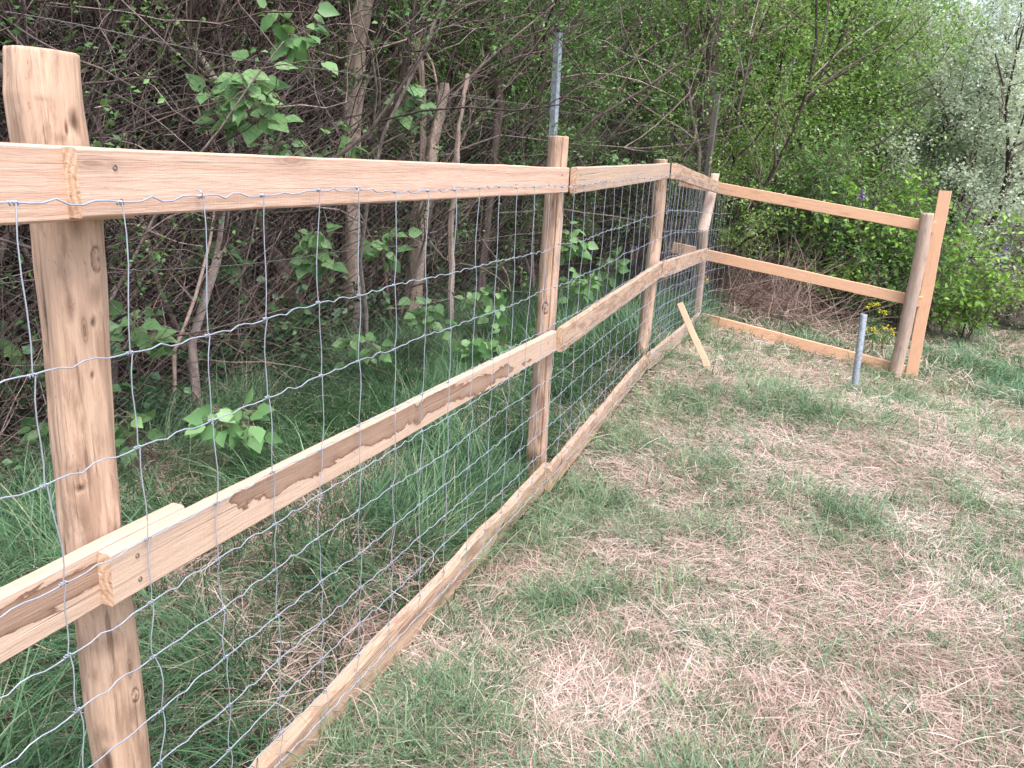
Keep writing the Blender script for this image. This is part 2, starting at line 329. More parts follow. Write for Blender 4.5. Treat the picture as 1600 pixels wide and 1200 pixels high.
# ---------------------------------------------------------------- the fence
FE = empty('wooden_fence', W(0, -.075, 0), 'new peeled wooden post and plank fence hung with silver wire mesh, turning a corner', 'fence')
PAIR = FE.location
def rotm(ex, ey, ez, o):
    return Matrix(((ex[0], ey[0], ez[0], o[0]), (ex[1], ey[1], ez[1], o[1]), (ex[2], ey[2], ez[2], o[2]), (0, 0, 0, 1)))
def board(name, A0, A1, w0, w1, th, nrm, material, seed, waney=0., bow=.004, K=70, label=None, screws=(), endm=None, stain=None):
    """A0, A1: middle of the front face at both ends (world); nrm: outward normal; local x along, y inward, z up"""
    g = np.random.default_rng(seed); A0 = np.array(A0); A1 = np.array(A1); ex = A1 - A0; L = np.linalg.norm(ex); ex /= L
    ez = Z3 - ex * ex[2]; ez /= np.linalg.norm(ez); ey = np.cross(ez, ex)
    sgn = 1. if ey @ nrm < 0 else -1.                       # local +y should point away from the viewer side
    c = .0035; x = np.linspace(0, L, K); V = []
    wv = lambda f, a: a * (fbm(x * f + seed * 7.3, np.full(K, seed * 1.7)) - .5) * 2
    top = wv(3, .0025 + waney) + wv(14, .0012 + waney * .4); bot = wv(3.3, .0025 + waney * .6) + wv(13, .001); fr = wv(1.2, bow)
    wth = w0 + (w1 - w0) * x / L; M = 12
    zt = wth / 2 + top; zb = -wth / 2 + bot
    for i in range(K):
        f = fr[i]; t_, b_ = zt[i], zb[i]; m1 = b_ + (t_ - b_) / 3; m2 = b_ + 2 * (t_ - b_) / 3; wn = waney * .9 * (1 + .7 * math.sin(i * .7 + seed))
        sec = [(f, b_ + c), (f, m1), (f, m2), (f, t_ - c - wn), (f + c + wn * .3, t_), (f + th - c, t_), (f + th, t_ - c), (f + th, m2), (f + th, m1), (f + th, b_ + c), (f + th - c, b_), (f + c, b_)]
        V += [(x[i], p[0] * sgn, p[1]) for p in sec]
    F = []; i = np.arange(K - 1)[:, None] * M; j = np.arange(M)[None]; k = (j + 1) % M
    F4 = np.stack([i + j, i + k, i + M + k, i + M + j], -1).reshape(-1, 4)
    if sgn > 0: F4 = F4[:, ::-1]
    caps = np.array([np.arange(M) if sgn > 0 else np.arange(M)[::-1], ((K - 1) * M + np.arange(M))[::-1] if sgn > 0 else (K - 1) * M + np.arange(M)])
    rel = A0 - np.array(PAIR)
    o = mk(name, V, [F4, caps], [material, endm or M_end], FE, smooth=False, matrix=rotm(ex, ey, ez, rel),
           attrs=None if stain is None else {'sc': np.repeat(np.interp(x, *zip(*[(q[0], q[1]) for q in stain])), M), 'sw': np.repeat(np.interp(x, *zip(*[(q[0], q[2]) for q in stain])), M)})
    n4 = len(F4); mi = np.zeros(n4 + 2, dtype=np.int32); mi[n4:] = 1; o.data.polygons.foreach_set('material_index', mi)
    if label: o['label'] = label
    for (sx, sz) in screws:
        an = np.linspace(0, 2 * np.pi, 11)[:-1]; r_ = .0042
        ff = -.0006 + np.interp(sx, x, fr)
        v = [(sx + r_ * math.cos(q), ff * sgn, sz + r_ * math.sin(q)) for q in an] + [(sx + r_ * .85 * math.cos(q), (ff - .001) * sgn, sz + r_ * .85 * math.sin(q)) for q in an] + \
            [(sx + r_ * .4 * math.cos(q), (ff + .0012) * sgn, sz + r_ * .4 * math.sin(q)) for q in an]
        q = np.arange(10); p = (q + 1) % 10
        s_ = mk('screw', np.array(v), [np.stack([q, p, p + 10, q + 10], -1), np.stack([q + 10, p + 10, p + 20, q + 20], -1), np.array([q + 20])], M_screw, None)
        s_.parent = o
    return o
TH = .028
def frail(near, far, nn, fn, material, seed, **k):
    """near/far = (u, vtop, vbottom) read off the front face; nn/fn = offset of that face from the fence plane"""
    s0, zt0 = onF(near[0], near[1], nn); _, zb0 = onF(near[0], near[2], nn); s1, zt1 = onF(far[0], far[1], fn); _, zb1 = onF(far[0], far[2], fn)
    return board('rail', W(s0, nn, (zt0 + zb0) / 2), W(s1, fn, (zt1 + zb1) / 2), zt0 - zb0, zt1 - zb1, TH, N, material, seed, **k)
def frail_sz(s0, z0, s1, z1, nn, fn, wd, material, seed, **k):
    return board('rail', W(s0, nn, z0), W(s1, fn, z1), wd, wd, TH, N, material, seed, **k)
# top rails
frail_sz(-4.4, 1.35, -2.15, 1.353, .028, 0, .10, M_clean, 3)
frail((119, 231, 343), (890, 262, 301), .030, .0, M_clean, 11, screws=[(.06, .022), (.065, -.025), (2.14, .02)])
frail((903, 262, 303), (1047, 255, 279), .030, .0, M_rail2, 12, screws=[(.05, .02), (.05, -.02)])
frail((1056, 254, 279), (1123, 283, 301), .030, .0, M_barky, 13)
# middle rails
frail_sz(-4.4, .775, -2.10, .762, .028, 0, .098, M_stain, 4, stain=[(0, 0, 1), (2.15, .012, 1), (2.25, .01, 1), (2.35, 0, .6)])
frail((170, 867, 953), (870, 517, 548), .030, .0, M_stain, 15, stain=[(0, .02, 0), (.22, .03, 0), (.28, .028, 1.15), (.6, .022, 1.12), (1.2, .008, 1.1), (1.6, -.012, .95), (1.9, -.02, .8), (2.0, -.02, 0), (2.3, 0, 0)], screws=[(.05, .02), (.052, -.022), (2.1, .01)])
frail((881, 513, 549), (1037, 408, 431), .030, .0, M_barky, 16, screws=[(.05, .02), (.05, -.02)])
frail((1043, 407, 432), (1106, 388, 405), .030, .0, M_barky, 17)
# bottom rails
frail_sz(-4.4, .12, -2.12, .12, .028, 0, .10, M_barky, 5, waney=.006)
frail_sz(-2.25, .108, -.06, .116, .030, 0, .113, M_barky, 19, waney=.009)
frail((862, 732, 767), (1013, 553, 575), .030, .0, M_barky, 20, waney=.008)
frail((1018, 552, 575), (1095, 489, 508), .030, .0, M_rail2, 21, waney=.006)
# rails of the side past the corner (still unfilled) and their end board
def grail(near, far, o, material, seed, th=.028, **k):
    s0, zt0 = onG(near[0], near[1], o); _, zb0 = onG(near[0], near[2], o); s1, zt1 = onG(far[0], far[1], o); _, zb1 = onG(far[0], far[2], o)
    return board('rail', GO + GE * s0 + GM * o + Z3 * (zt0 + zb0) / 2, GO + GE * s1 + GM * o + Z3 * (zt1 + zb1) / 2, zt0 - zb0, zt1 - zb1, th, GM, material, seed, bow=.003, **k)
grail((1062, 274, 291), (1462, 347, 365), -.03, M_new, 31)
grail((1051, 378, 395), (1441, 464, 481), -.03, M_new, 32, label='orange middle rail sticking out behind the corner post')
grail((1096, 489, 507), (1414, 571, 589), -.03, M_new, 33)
def vboard():
    o = -.062; s0, z0 = onG(1423, 591, o); s1, z1 = onG(1477, 298, o); wd = .098; th = .03; g = np.random.default_rng(9)
    K = 30; V = []
    A = GO + GE * s0 + GM * o + Z3 * (z0 - .05); B = GO + GE * s1 + GM * o + Z3 * z1; ez = (B - A); L = np.linalg.norm(ez); ez /= L
    ex = GE - ez * (GE @ ez); ex /= np.linalg.norm(ex); ey = np.cross(ez, ex); sg = -1 if ey @ GM > 0 else 1
    sec = np.array([(-.5, .06), (-.46, 0), (.46, 0), (.5, .06), (.5, .94), (.46, 1), (-.46, 1), (-.5, .94)])
    for z in np.linspace(0, L, K):
        V += [(p[0] * wd + .002 * math.sin(z * 9), p[1] * th * sg, z) for p in sec]
    M = 8; i = np.arange(K - 1)[:, None] * M; j = np.arange(M)[None]; k = (j + 1) % M
    F4 = np.stack([i + j, i + k, i + M + k, i + M + j], -1).reshape(-1, 4)
    caps = np.array([np.arange(M)[::-1], (K - 1) * M + np.arange(M)])
    m = woodmat('wood_new_upright', (.78, .475, .305), (.68, .39, .245), (.38, .2, .11), axis='z', knot=.3, ring=.5, streak=.7)
    ob = mk('end_board', V, [F4, caps], m, FE, smooth=False, matrix=rotm(ex, ey, ez, A - np.array(PAIR)))
    ob['label'] = 'upright orange plank closing the free end of the rails'
vboard()
def post(rows, place, seed, material, lobes=.022, flat=.0, label=None, wav=.003, slope=0., crack=None, down=.3, marks=()):
    """rows (v, uL, uR) of the outline; place(u, v) -> world point on the post's axis plane"""
    g = np.random.default_rng(seed); C = []; R = []
    for v, a, b in rows:
        p = place((a + b) / 2, v); d = np.linalg.norm((RM.T @ (p - CAM))[2]); C.append(p); R.append((b - a) / 2 * d / 1200. * .965)
    C = np.array(C); R = np.array(R); o = np.argsort(C[:, 2]); C = C[o]; R = R[o]
    z = np.concatenate([[C[0, 2] - down], np.linspace(C[0, 2], C[-1, 2], 380 if marks else 90)]); cx_ = np.interp(z, C[:, 2], C[:, 0]); cy_ = np.interp(z, C[:, 2], C[:, 1]); rr = np.interp(z, C[:, 2], R)
    M = 128 if marks else 40; th = np.arange(M) * 2 * np.pi / M; K = len(z); b0 = np.array([C[0, 0], C[0, 1], C[0, 2]])
    ph = g.random(6) * 6.28
    TT, ZZ = np.meshgrid(th, z)
    r = rr[:, None] * (1 + lobes * np.cos(2 * TT + ph[0] + ZZ) + lobes * .7 * np.cos(3 * TT + ph[1] - 1.3 * ZZ) + .02 * np.cos(5 * TT + ph[2]))
    r += wav * (fbm(TT * 2.2 * np.cos(0) + seed * 9, ZZ * 6 + seed) - .5) * 2 + wav * .35 * (vnoise(np.cos(TT) * 9 + seed * 5, ZZ * 3 + np.sin(TT) * 9) - .5) * 2
    for q in range(4):                                       # knot swellings
        kt = g.random() * 6.28; kz = z[1] + g.random() * (z[-1] - z[1]); dd = (np.angle(np.exp(1j * (TT - kt))) / .35)**2 + ((ZZ - kz) / .035)**2
        r += .006 * np.exp(-dd) - .003 * np.exp(-dd * 8)
    if crack is not None:
        dd = (np.angle(np.exp(1j * (TT - crack - .04 * np.sin(ZZ * 5)))) / .045)**2; r -= .014 * np.exp(-dd) * sstep(0, .2, ZZ - z[0])
    MK = np.zeros_like(r)
    for (u, v, hu, hv, kind_) in marks:                      # (u, v) on the outline, half sizes in px
        va = np.array([q[0] for q in rows]); ua = np.interp(v, va, [q[1] for q in rows]); ub = np.interp(v, va, [q[2] for q in rows])
        pc = place((ua + ub) / 2, v); vd = CAM - pc; az = math.atan2(vd[1], vd[0]); f_ = np.clip((u - (ua + ub) / 2) / ((ub - ua) / 2), -.97, .97)
        t0 = az + math.asin(f_); d_ = np.linalg.norm((RM.T @ (pc - CAM))[2]); hz = hv * d_ / 1200; ht = hu / ((ub - ua) / 2)
        a_ = np.angle(np.exp(1j * (TT - t0))) / ht; b_ = (ZZ - pc[2]) / hz; wob = .35 * (fbm(TT * 7 + u, ZZ * 45 + v) - .5); q_ = np.sqrt(a_**2 + b_**2) + wob
        if kind_ == 'k':
            m_ = np.exp(-(q_ / .3)**2) * .9 + .8 * np.exp(-((q_ - .95) / .16)**2) + .35 * np.exp(-((q_ - .6) / .1)**2); r = r + .003 * np.exp(-(q_ / 1.2)**2) - .004 * np.exp(-((q_ - .95) / .15)**2)
        elif kind_ == 'b': m_ = np.clip(1.25 - q_, 0, 1) * .95; r = r - .0035 * np.clip(1.2 - q_, 0, 1)
        else: m_ = np.clip(1.3 - q_, 0, 1) * .45
        MK = np.maximum(MK, m_)
    edge = np.clip((z[-1] - z) / .004, 0, 1); r *= (.975 + .025 * edge)[:, None]
    X = cx_[:, None] - b0[0] + r * np.cos(TT); Y = cy_[:, None] - b0[1] + r * np.sin(TT); Zv = ZZ - b0[2] + 0
    Zv[-1] += slope * X[-1]
    V = np.stack([X, Y, Zv], -1).reshape(-1, 3)
    tc = V[-M:].mean(0); V = np.concatenate([V, V[-M:] * [.5, .5, 1] + tc * [.5, .5, 0] + [0, 0, .001], [tc + [0, 0, .002]]])
    MK = np.concatenate([MK.ravel(), MK[-1], [0]])
    i = np.arange(K - 1)[:, None] * M; j = np.arange(M)[None]; k = (j + 1) % M
    F4 = np.stack([i + j, i + k, i + M + k, i + M + j], -1).reshape(-1, 4)
    jj = np.arange(M); kk = (jj + 1) % M; t0 = (K - 1) * M
    ring = np.stack([t0 + jj, t0 + kk, t0 + M + kk, t0 + M + jj], -1); fan = np.stack([t0 + M + jj, t0 + M + kk, np.full(M, t0 + 2 * M)], -1)
    ob = mk('post', V, [np.concatenate([F4, ring]), fan], material, FE, matrix=Matrix.Translation(Vector(b0 - np.array(PAIR))), attrs={'mk': MK})
    if label: ob['label'] = label
    return ob
def pl(n):
    def f(u, v): s, z = onF(u, v, n); return W(s, n, z)
    return f
def plg(o_):
    def f(u, v): s, z = onG(u, v, o_); return GO + GE * s + GM * o_ + Z3 * z
    return f
post([(79, 14, 119), (150, 15, 124), (232, 28, 134), (345, 55, 154), (430, 62, 161), (500, 70, 164), (600, 80, 168), (700, 88, 175), (800, 95, 186), (870, 103, 190), (960, 120, 206), (1020, 129, 213), (1100, 138, 222), (1200, 153, 233), (1330, 168, 246)], pl(-.078), 1, M_post, label='thick peeled post with a flat sawn top and dark knots', slope=-.03, wav=.004, down=.5,
     marks=[(147, 402, 9, 19, 'k'), (146, 455, 13, 20, 's'), (145, 500, 5, 10, 'b'), (143, 580, 4, 8, 'b'), (108, 470, 8, 26, 's'), (115, 190, 11, 22, 'b'), (98, 215, 20, 8, 's'), (104, 202, 4, 14, 'b'), (68, 157, 14, 5, 's'), (120, 715, 22, 18, 's'), (126, 745, 8, 6, 'b'), (128, 865, 7, 26, 'b'), (130, 790, 12, 30, 's'), (160, 985, 40, 22, 's'),
            (207, 1078, 7, 12, 'k'), (206, 1100, 12, 20, 's'), (168, 1165, 9, 34, 'b'), (160, 1120, 14, 20, 's'), (150, 1030, 6, 16, 's'), (118, 348, 10, 24, 's'), (100, 420, 12, 40, 's'), (186, 900, 18, 14, 's'), (160, 300, 9, 20, 's'), (200, 1010, 10, 30, 's')])
post([(213, 857, 889), (262, 853, 886), (305, 850, 882), (420, 843, 874), (560, 833, 864), (700, 822, 855), (775, 817, 851)], pl(-.072), 2, M_post, crack=-1.25, slope=.0, marks=[(871, 228, 18, 14, 's'), (866, 250, 12, 22, 's'), (860, 350, 9, 30, 's'), (846, 640, 14, 60, 's'), (832, 715, 14, 26, 'b'), (858, 300, 4, 8, 'b'), (852, 480, 5, 9, 'k'), (838, 600, 6, 30, 's')])
post([(249, 1022, 1043), (300, 1019, 1041), (375, 1014, 1034), (450, 1005, 1025), (548, 994, 1013), (580, 991, 1010)], pl(-.07), 3, M_post, marks=[(1022, 330, 5, 30, 's'), (1012, 430, 7, 26, 's'), (1006, 500, 7, 20, 's'), (1026, 290, 3, 6, 'k')])
post([(271, 1111, 1124), (300, 1104, 1120), (360, 1089, 1107), (440, 1087, 1100), (500, 1081, 1094), (520, 1079, 1092)], pl(-.065), 4, M_postg, label='corner post where the planked side joins')
post([(333, 1440, 1459), (385, 1431, 1451), (450, 1418, 1438), (520, 1403, 1423), (585, 1388, 1408), (600, 1385, 1405)], plg(.035), 5, M_postg, label='weathered greyish post in front of the rails near their free end')

# ---------------------------------------------------------------- wire mesh
def zoff(s): return np.interp(s, [-4, -2.25, 0, 2.05, 4.4, 5], [-.002, 0, .008, .072, -.037, -.05])
ROWZ = [1.336, 1.112, .960, .806, .699, .594, .489, .388, .292, .205, .135]
def wiremesh(s0, s1, noff, seed, curve=None, parent=FE, rad=1.):
    g = np.random.default_rng(seed); sp = .153; ks = np.arange(math.ceil((s0 + 2.207) / sp), math.floor((s1 + 2.207) / sp) + 1); ns = len(ks); nr = len(ROWZ)
    S = -2.207 + ks[None] * sp + g.normal(0, .004, (nr, ns)) + np.linspace(0, -.02, nr)[:, None]
    Zr = np.array(ROWZ)[:, None] + zoff(S) + g.normal(0, .0035, (nr, ns))
    NN = noff + .004 * (fbm(S * 2, Zr * 3) - .5) * 2 + g.normal(0, .0012, (nr, ns)) - .012 * sstep(.1, -.1, Zr - .1)
    def w3(s, n, z):
        s = np.asarray(s); n = np.asarray(n)
        if curve is not None:                               # loose end curling round the corner post
            e = np.clip(s - curve, 0, None); s = s - e + .5 * np.sin(np.minimum(e / .5, 1.6)) ; n = n - e * 0 + .32 * e * e
        return P0 + s[..., None] * D + n[..., None] * N + np.asarray(z)[..., None] * Z3
    B = Bag()
    # line wires, crimped between the stays
    sub = 8; t = np.linspace(0, 1, sub + 1)[:-1]
    for r_ in range(nr):
        a = S[r_]; ss = (a[:-1, None] + (a[1:] - a[:-1])[:, None] * t).ravel(); zz = (Zr[r_, :-1, None] + (Zr[r_, 1:] - Zr[r_, :-1])[:, None] * t).ravel(); nn = (NN[r_, :-1, None] + (NN[r_, 1:] - NN[r_, :-1])[:, None] * t).ravel()
        tt = np.tile(t, ns - 1); cell = np.repeat(np.arange(ns - 1), sub); amp = g.uniform(.0015, .0045, ns)[cell]; sg = g.choice([-1, 1], ns)[cell]
        tri = np.where(np.abs(tt - .5) < .19, 1., -.4) * np.where(tt < .5, 1, -1) * (tt > 0)
        zz = zz + amp * tri * sg + .0015 * np.sin(ss * 5 + r_)
        ss = np.append(ss, a[-1]); zz = np.append(zz, Zr[r_, -1]); nn = np.append(nn, NN[r_, -1])
        p = w3(ss, nn, zz)[None]; rd = (.00145 if r_ in (0, nr - 1) else .00115) * rad
        B.add(*tubes(p, np.full(p.shape[:2], rd), 6))
    # stays: one short wire from line wire to line wire, tied with knots
    for i in range(nr - 1):
        m = 6; tt = np.linspace(0, 1, m)[None]; a0, a1 = S[i][:, None] + .002, S[i + 1][:, None] - .002
        b = g.normal(0, .003, (ns, 1)); s_ = a0 + (a1 - a0) * tt + b * np.sin(tt * np.pi) + .0025 * np.sin(tt * 2 * np.pi) * g.choice([-1, 1], (ns, 1))
        z_ = Zr[i][:, None] + (Zr[i + 1] - Zr[i])[:, None] * tt; n_ = NN[i][:, None] + (NN[i + 1] - NN[i])[:, None] * tt + .003 + .003 * np.sin(tt * np.pi) * g.normal(0, 1, (ns, 1))
        B.add(*tubes(w3(s_, n_, z_), np.full((ns, m), .00105 * rad), 5))
    # knots: a little coil
    kk = 13; ph = np.linspace(0, 2.6 * 2 * np.pi, kk)
    s_ = S[:, :, None] + (np.linspace(-.0065, .0065, kk)); z_ = Zr[:, :, None] + .003 * np.cos(ph); n_ = NN[:, :, None] + .003 * np.sin(ph)
    pk = w3(s_, n_, z_).reshape(-1, kk, 3); B.add(*tubes(pk, np.full((len(pk), kk), 0.0010 * rad), 4))
    return B.build('wire_mesh', M_wire, parent)
wiremesh(-4.2, 4.95, .036, 70, curve=4.35)
w2 = wiremesh(2.35, 4.9, -.12, 71, curve=4.4); w2['label'] = 'second loose layer of wire mesh bunched up before the corner'

g_ = np.random.default_rng(14)
for s_ in (-2.05, -1.6, -1.14, -.68, -.23, .35, 1.0, 1.7, 2.6, 3.5, 4.2):
    z_ = 1.338 + float(zoff(s_)); sl = g_.normal(0, .3); a, b_ = .004, .011
    pp = [W(s_ - math.sin(sl) * q * .5 + a * h_, .030 + f_, z_ + q * .5) for q, f_, h_ in ((b_, 0, 0), (b_, .006, 0), (b_ * .5, .010, 0), (-b_ * .5, .010, 0), (-b_, .006, 0), (-b_, 0, 0))]
    V_, F_ = tubes(np.array([pp]), np.full((1, 6), .0011), 5); mk('staple', V_, F_, M_wire, FE)

# ---------------------------------------------------------------- offcut, steel stump
def offcut():
    foot = hit(1109, 581); s1, z1 = onF(1062, 474, .055); top = W(s1, .055, z1)
    ez = top - foot; L = np.linalg.norm(ez); ez /= L; vw = foot - CAM; ey = vw - ez * (vw @ ez); ey /= np.linalg.norm(ey); ex = np.cross(ey, ez)
    wd, th = .046, .026; sec = np.array([(-.5, .08), (-.44, 0), (.44, 0), (.5, .08), (.5, .92), (.44, 1), (-.44, 1), (-.5, .92)]); V = []
    zs = [-.03, -.005, .015, .04] + list(np.linspace(.1, L, 14)); sc = [.35, .6, .88, 1.] + [1.] * 14
    for z, k in zip(zs, sc): V += [(p[0] * wd * k + .0015 * math.sin(z * 14), (p[1] - .5) * th, z) for p in sec]
    K = len(zs); M = 8; i = np.arange(K - 1)[:, None] * M; j = np.arange(M)[None]; k = (j + 1) % M
    F4 = np.stack([i + j, i + k, i + M + k, i + M + j], -1).reshape(-1, 4); caps = np.array([np.arange(M)[::-1], (K - 1) * M + np.arange(M)])
    m = woodmat('wood_stake', (.62, .42, .29), (.50, .32, .21), (.3, .17, .1), axis='z', knot=.2, ring=.6)
    o = mk('wooden_stake', V, [F4, caps], m, smooth=False, matrix=rotm(ex, ey, ez, foot))
    tagit(o, 'short pale wooden stake leaning on the bottom rail near the corner', 'stake')
offcut()
def stump():
    b = hit(1334, 612); d = np.linalg.norm((RM.T @ (b - CAM))[2]); _r = ray(1350, 491); t = math.hypot(b[0], b[1]) / math.hypot(_r[0], _r[1]); top = CAM + _r * t
    h = top[2] - b[2]; r = 5.0 * d / 1200; e = empty('steel_post', b, 'short grey galvanised steel post stump standing in the grass', 'post')
    dx = (top - b) * [1, 1, 0]; prof = [(r, -.2), (r, 0), (r, h - .003), (r * .96, h), (r * .82, h), (r * .8, h - .003), (r * .8, h - .25), (0.001, h - .25)]
    M = 24; th = np.arange(M) * 2 * np.pi / M; V = []
    for rr, z in prof: V += [(rr * math.cos(q) + dx[0] * z / h, rr * math.sin(q) + dx[1] * z / h, z) for q in th]
    i = np.arange(len(prof) - 1)[:, None] * M; j = np.arange(M)[None]; k = (j + 1) % M
    F = np.stack([i + j, i + k, i + M + k, i + M + j], -1).reshape(-1, 4)
    mk('tube', np.array(V) + b, F, M_steel, e)
    # tie lug near the top
    V, F = tubes(np.array([[[r * .9, 0, h - .05], [r * 1.15, -r * .5, h - .055], [r * .6, -r * 1.05, h - .05]]]) + b + dx * .9, np.full((1, 3), .0025), 5)
    mk('tie_wire', V, F, M_rustw, e)
stump()

# ---------------------------------------------------------------- old chain-link fence inside the hedge
def old_fence():
    pa = atY(864, 212, 5.75); pt = atY(871, 50, 5.75); b = atY(1105, 270, 8.1)
    top_h = 2.33
    e = empty('chain_link_fence', (pa[0], pa[1], float(gz(pa[0], pa[1]))), 'old rusty chain-link fence with tall grey steel posts swallowed by the hedge', 'fence')
    q0 = np.array([pa[0], pa[1], 0]); q1 = np.array([b[0], b[1], 0]); dr = (q1 - q0); Lq = np.linalg.norm(dr); dr /= Lq; nrm = np.array([dr[1], -dr[0], 0])
    dl = -(D * .985 + N * .17); qm = q0 + dl * 3.9
    def pst(p, zt, lean=(0, 0), m_=None):
        w_ = .022; sec = [(-w_, -w_), (w_, -w_), (w_, -w_ + .006), (-w_ + .006, -w_ + .006), (-w_ + .006, w_), (-w_, w_)]     # angle iron
        z0 = float(gz(p[0], p[1])) - .2; zs = np.linspace(z0, zt, 12); V = []
        for z in zs: V += [(p[0] + a * dr[0] + c * nrm[0] + lean[0] * (z - 1.4), p[1] + a * dr[1] + c * nrm[1] + lean[1] * (z - 1.4), z) for a, c in [(x, -y) for x, y in sec]]
        M = 6; i = np.arange(11)[:, None] * M; j = np.arange(M)[None]; k = (j + 1) % M
        F = np.stack([i + j, i + k, i + M + k, i + M + j], -1).reshape(-1, 4); caps = np.array([np.arange(M)[::-1], 11 * M + np.arange(M)])
        o = mk('post', V, [F, caps], m_ or M_steel, e, smooth=False)
        tz = zt; cp = []
        for z, s_ in ((tz - .004, 1.15), (tz + .05, 1.1), (tz + .055, .8)): cp += [(p[0] + lean[0] * (z - 1.4) + a * s_ * w_ * dr[0] + c * s_ * w_ * nrm[0], p[1] + lean[1] * (z - 1.4) + a * s_ * w_ * dr[1] + c * s_ * w_ * nrm[1], z) for a, c in ((-1, -1), (1, -1), (1, 1), (-1, 1))]
        c_ = mk('cap', np.array(cp) - np.array(e.location), [np.array([[0, 1, 5, 4], [1, 2, 6, 5], [2, 3, 7, 6], [3, 0, 4, 7], [4, 5, 9, 8], [5, 6, 10, 9], [6, 7, 11, 10], [7, 4, 8, 11], [8, 9, 10, 11]])], M_darkbark, None, smooth=False)
        c_.parent = o
    pst(q0, pt[2]); pst(q1, 2.2, (.03, 0), M_rustw); 
    B = Bag(); g = np.random.default_rng(8)
    for A, Bp, ph in ((qm, q0, 0), (q0, q1, 1)):
        dd = Bp - A; Ld = np.linalg.norm(dd); dd /= Ld; nn = np.array([dd[1], -dd[0], 0]); cell = .055; cols = int(Ld / cell); rows = int(1.75 / cell)
        zz = np.arange(2 * rows + 1) * cell / 1.0 * .5
        for sgn in (0, 1):
            c0 = np.arange(cols)[:, None]; k = np.arange(2 * rows + 1)[None]
            a = (c0 + ((k + sgn) % 2)) * cell * 1.0 + g.normal(0, .002, (cols, 2 * rows + 1))
            p = A + a[..., None] * dd + (zz[None] + .1)[..., None] * Z3 + (nn * .02) * np.sin(a * 1.4)[..., None] + (nn * .002 * (1 if sgn else -1)) + nn * (.06 * np.sin(a * .8) * (zz[None] / 1.7))[..., None]
            B.add(*tubes(p, np.full(p.shape[:2], .0013), 3))
        for zt in (.12, .95, 1.8):
            a = np.linspace(0, Ld, 40); p = (A + a[:, None] * dd + (zt + .01 * np.sin(a * 4))[:, None] * Z3)[None]; B.add(*tubes(p, np.full((1, 40), .0018), 4))
    B.build('chain_link_mesh', M_rustw, e)
old_fence()

# ---------------------------------------------------------------- grass
def ribbons(g, base, head, L, Wd, e0, bend, curl, K=4, floor=True, taper=True):
    n = len(base); p = base.copy(); V = np.empty((n, K + 1, 2, 3)); tw = g.normal(0, .35, n)
    for k in range(K + 1):
        t = k / K; e = e0 - bend * t * (1 + .0); h = head + curl * t
        wv = Wd * .5 * ((1 - t**2.2 * .93) if taper else (1 - .5 * abs(2 * t - 1)**4))
        side = np.stack([-np.sin(h) * np.cos(tw), np.cos(h) * np.cos(tw), np.sin(tw)], -1)
        if floor:
            zf = gz(p[:, 0], p[:, 1]) + .004; p[:, 2] = np.maximum(p[:, 2], zf)
        V[:, k, 0] = p - side * wv[:, None]; V[:, k, 1] = p + side * wv[:, None]
        p = p + (L / K)[:, None] * np.stack([np.cos(e) * np.cos(h), np.cos(e) * np.sin(h), np.sin(e)], -1)
    i = np.arange(n)[:, None] * (K + 1) * 2; j = np.arange(K)[None] * 2
    F = np.stack([i + j, i + j + 1, i + j + 3, i + j + 2], -1).reshape(-1, 4)
    return V.reshape(-1, 3), F
def wedge(g, n, r0, r1, a0=-35, a1=52):
    r = np.exp(g.uniform(math.log(r0), math.log(r1), n)); a = np.radians(g.uniform(a0, a1, n)); return r * np.sin(a), r * np.cos(a), r
GB = [hit(u, v) for u, v in [(1060, 640), (1180, 620), (900, 800), (1330, 660), (960, 700), (1450, 640), (830, 980), (1380, 860), (1560, 1000), (1600, 700), (1330, 780), (1120, 700), (620, 1150), (1020, 820), (1500, 560), (1380, 600), (1240, 640), (870, 840), (1590, 1120), (960,900),(860,960)]]
GR = [.35, .45, .22, .4, .25, .5, .16, .12, .2, .4, .2, .3, .12, .15, .6, .35, .3, .16, .15,.14,.15]
SB = [hit(u, v) for u, v in [(1000, 740), (1150, 800), (1400, 950), (1200, 900), (1000, 1050), (1300, 720), (1450, 780), (1250, 1100), (1050, 550), (1250, 585), (1540, 640), (1400, 1080), (740, 930), (860, 1100)]]
SR = [.25, .25, .25, .25, .25, .2, .3, .25, .3, .25, .3, .2, .15, .2]
def greenness(x, y):
    v = fbm(x * 2.3 + 3, y * 2.3 + 9, 4) * 1.3 - .39 + .9 * (vnoise(x * 8, y * 8) - .5)
    for p, r in zip(GB, GR): v = v + .40 * np.exp(-((x - p[0])**2 + (y - p[1])**2) / r**2)
    for p, r in zip(SB, SR): v = v - .25 * np.exp(-((x - p[0])**2 + (y - p[1])**2) / r**2)
    s, n = sn(x, y); v = v + .2 * np.exp(-(n - .12)**2 / .02) + .3 * sstep(3.2, 5, s) * sstep(1., 3, n)
    return np.clip(v, 0, 1)
def in_lawn(x, y):
    s, n = sn(x, y); gl = (x - GO[0]) * GM[0] + (y - GO[1]) * GM[1]
    return (n > .0) & ((gl > -.1) | (n > 2.1))
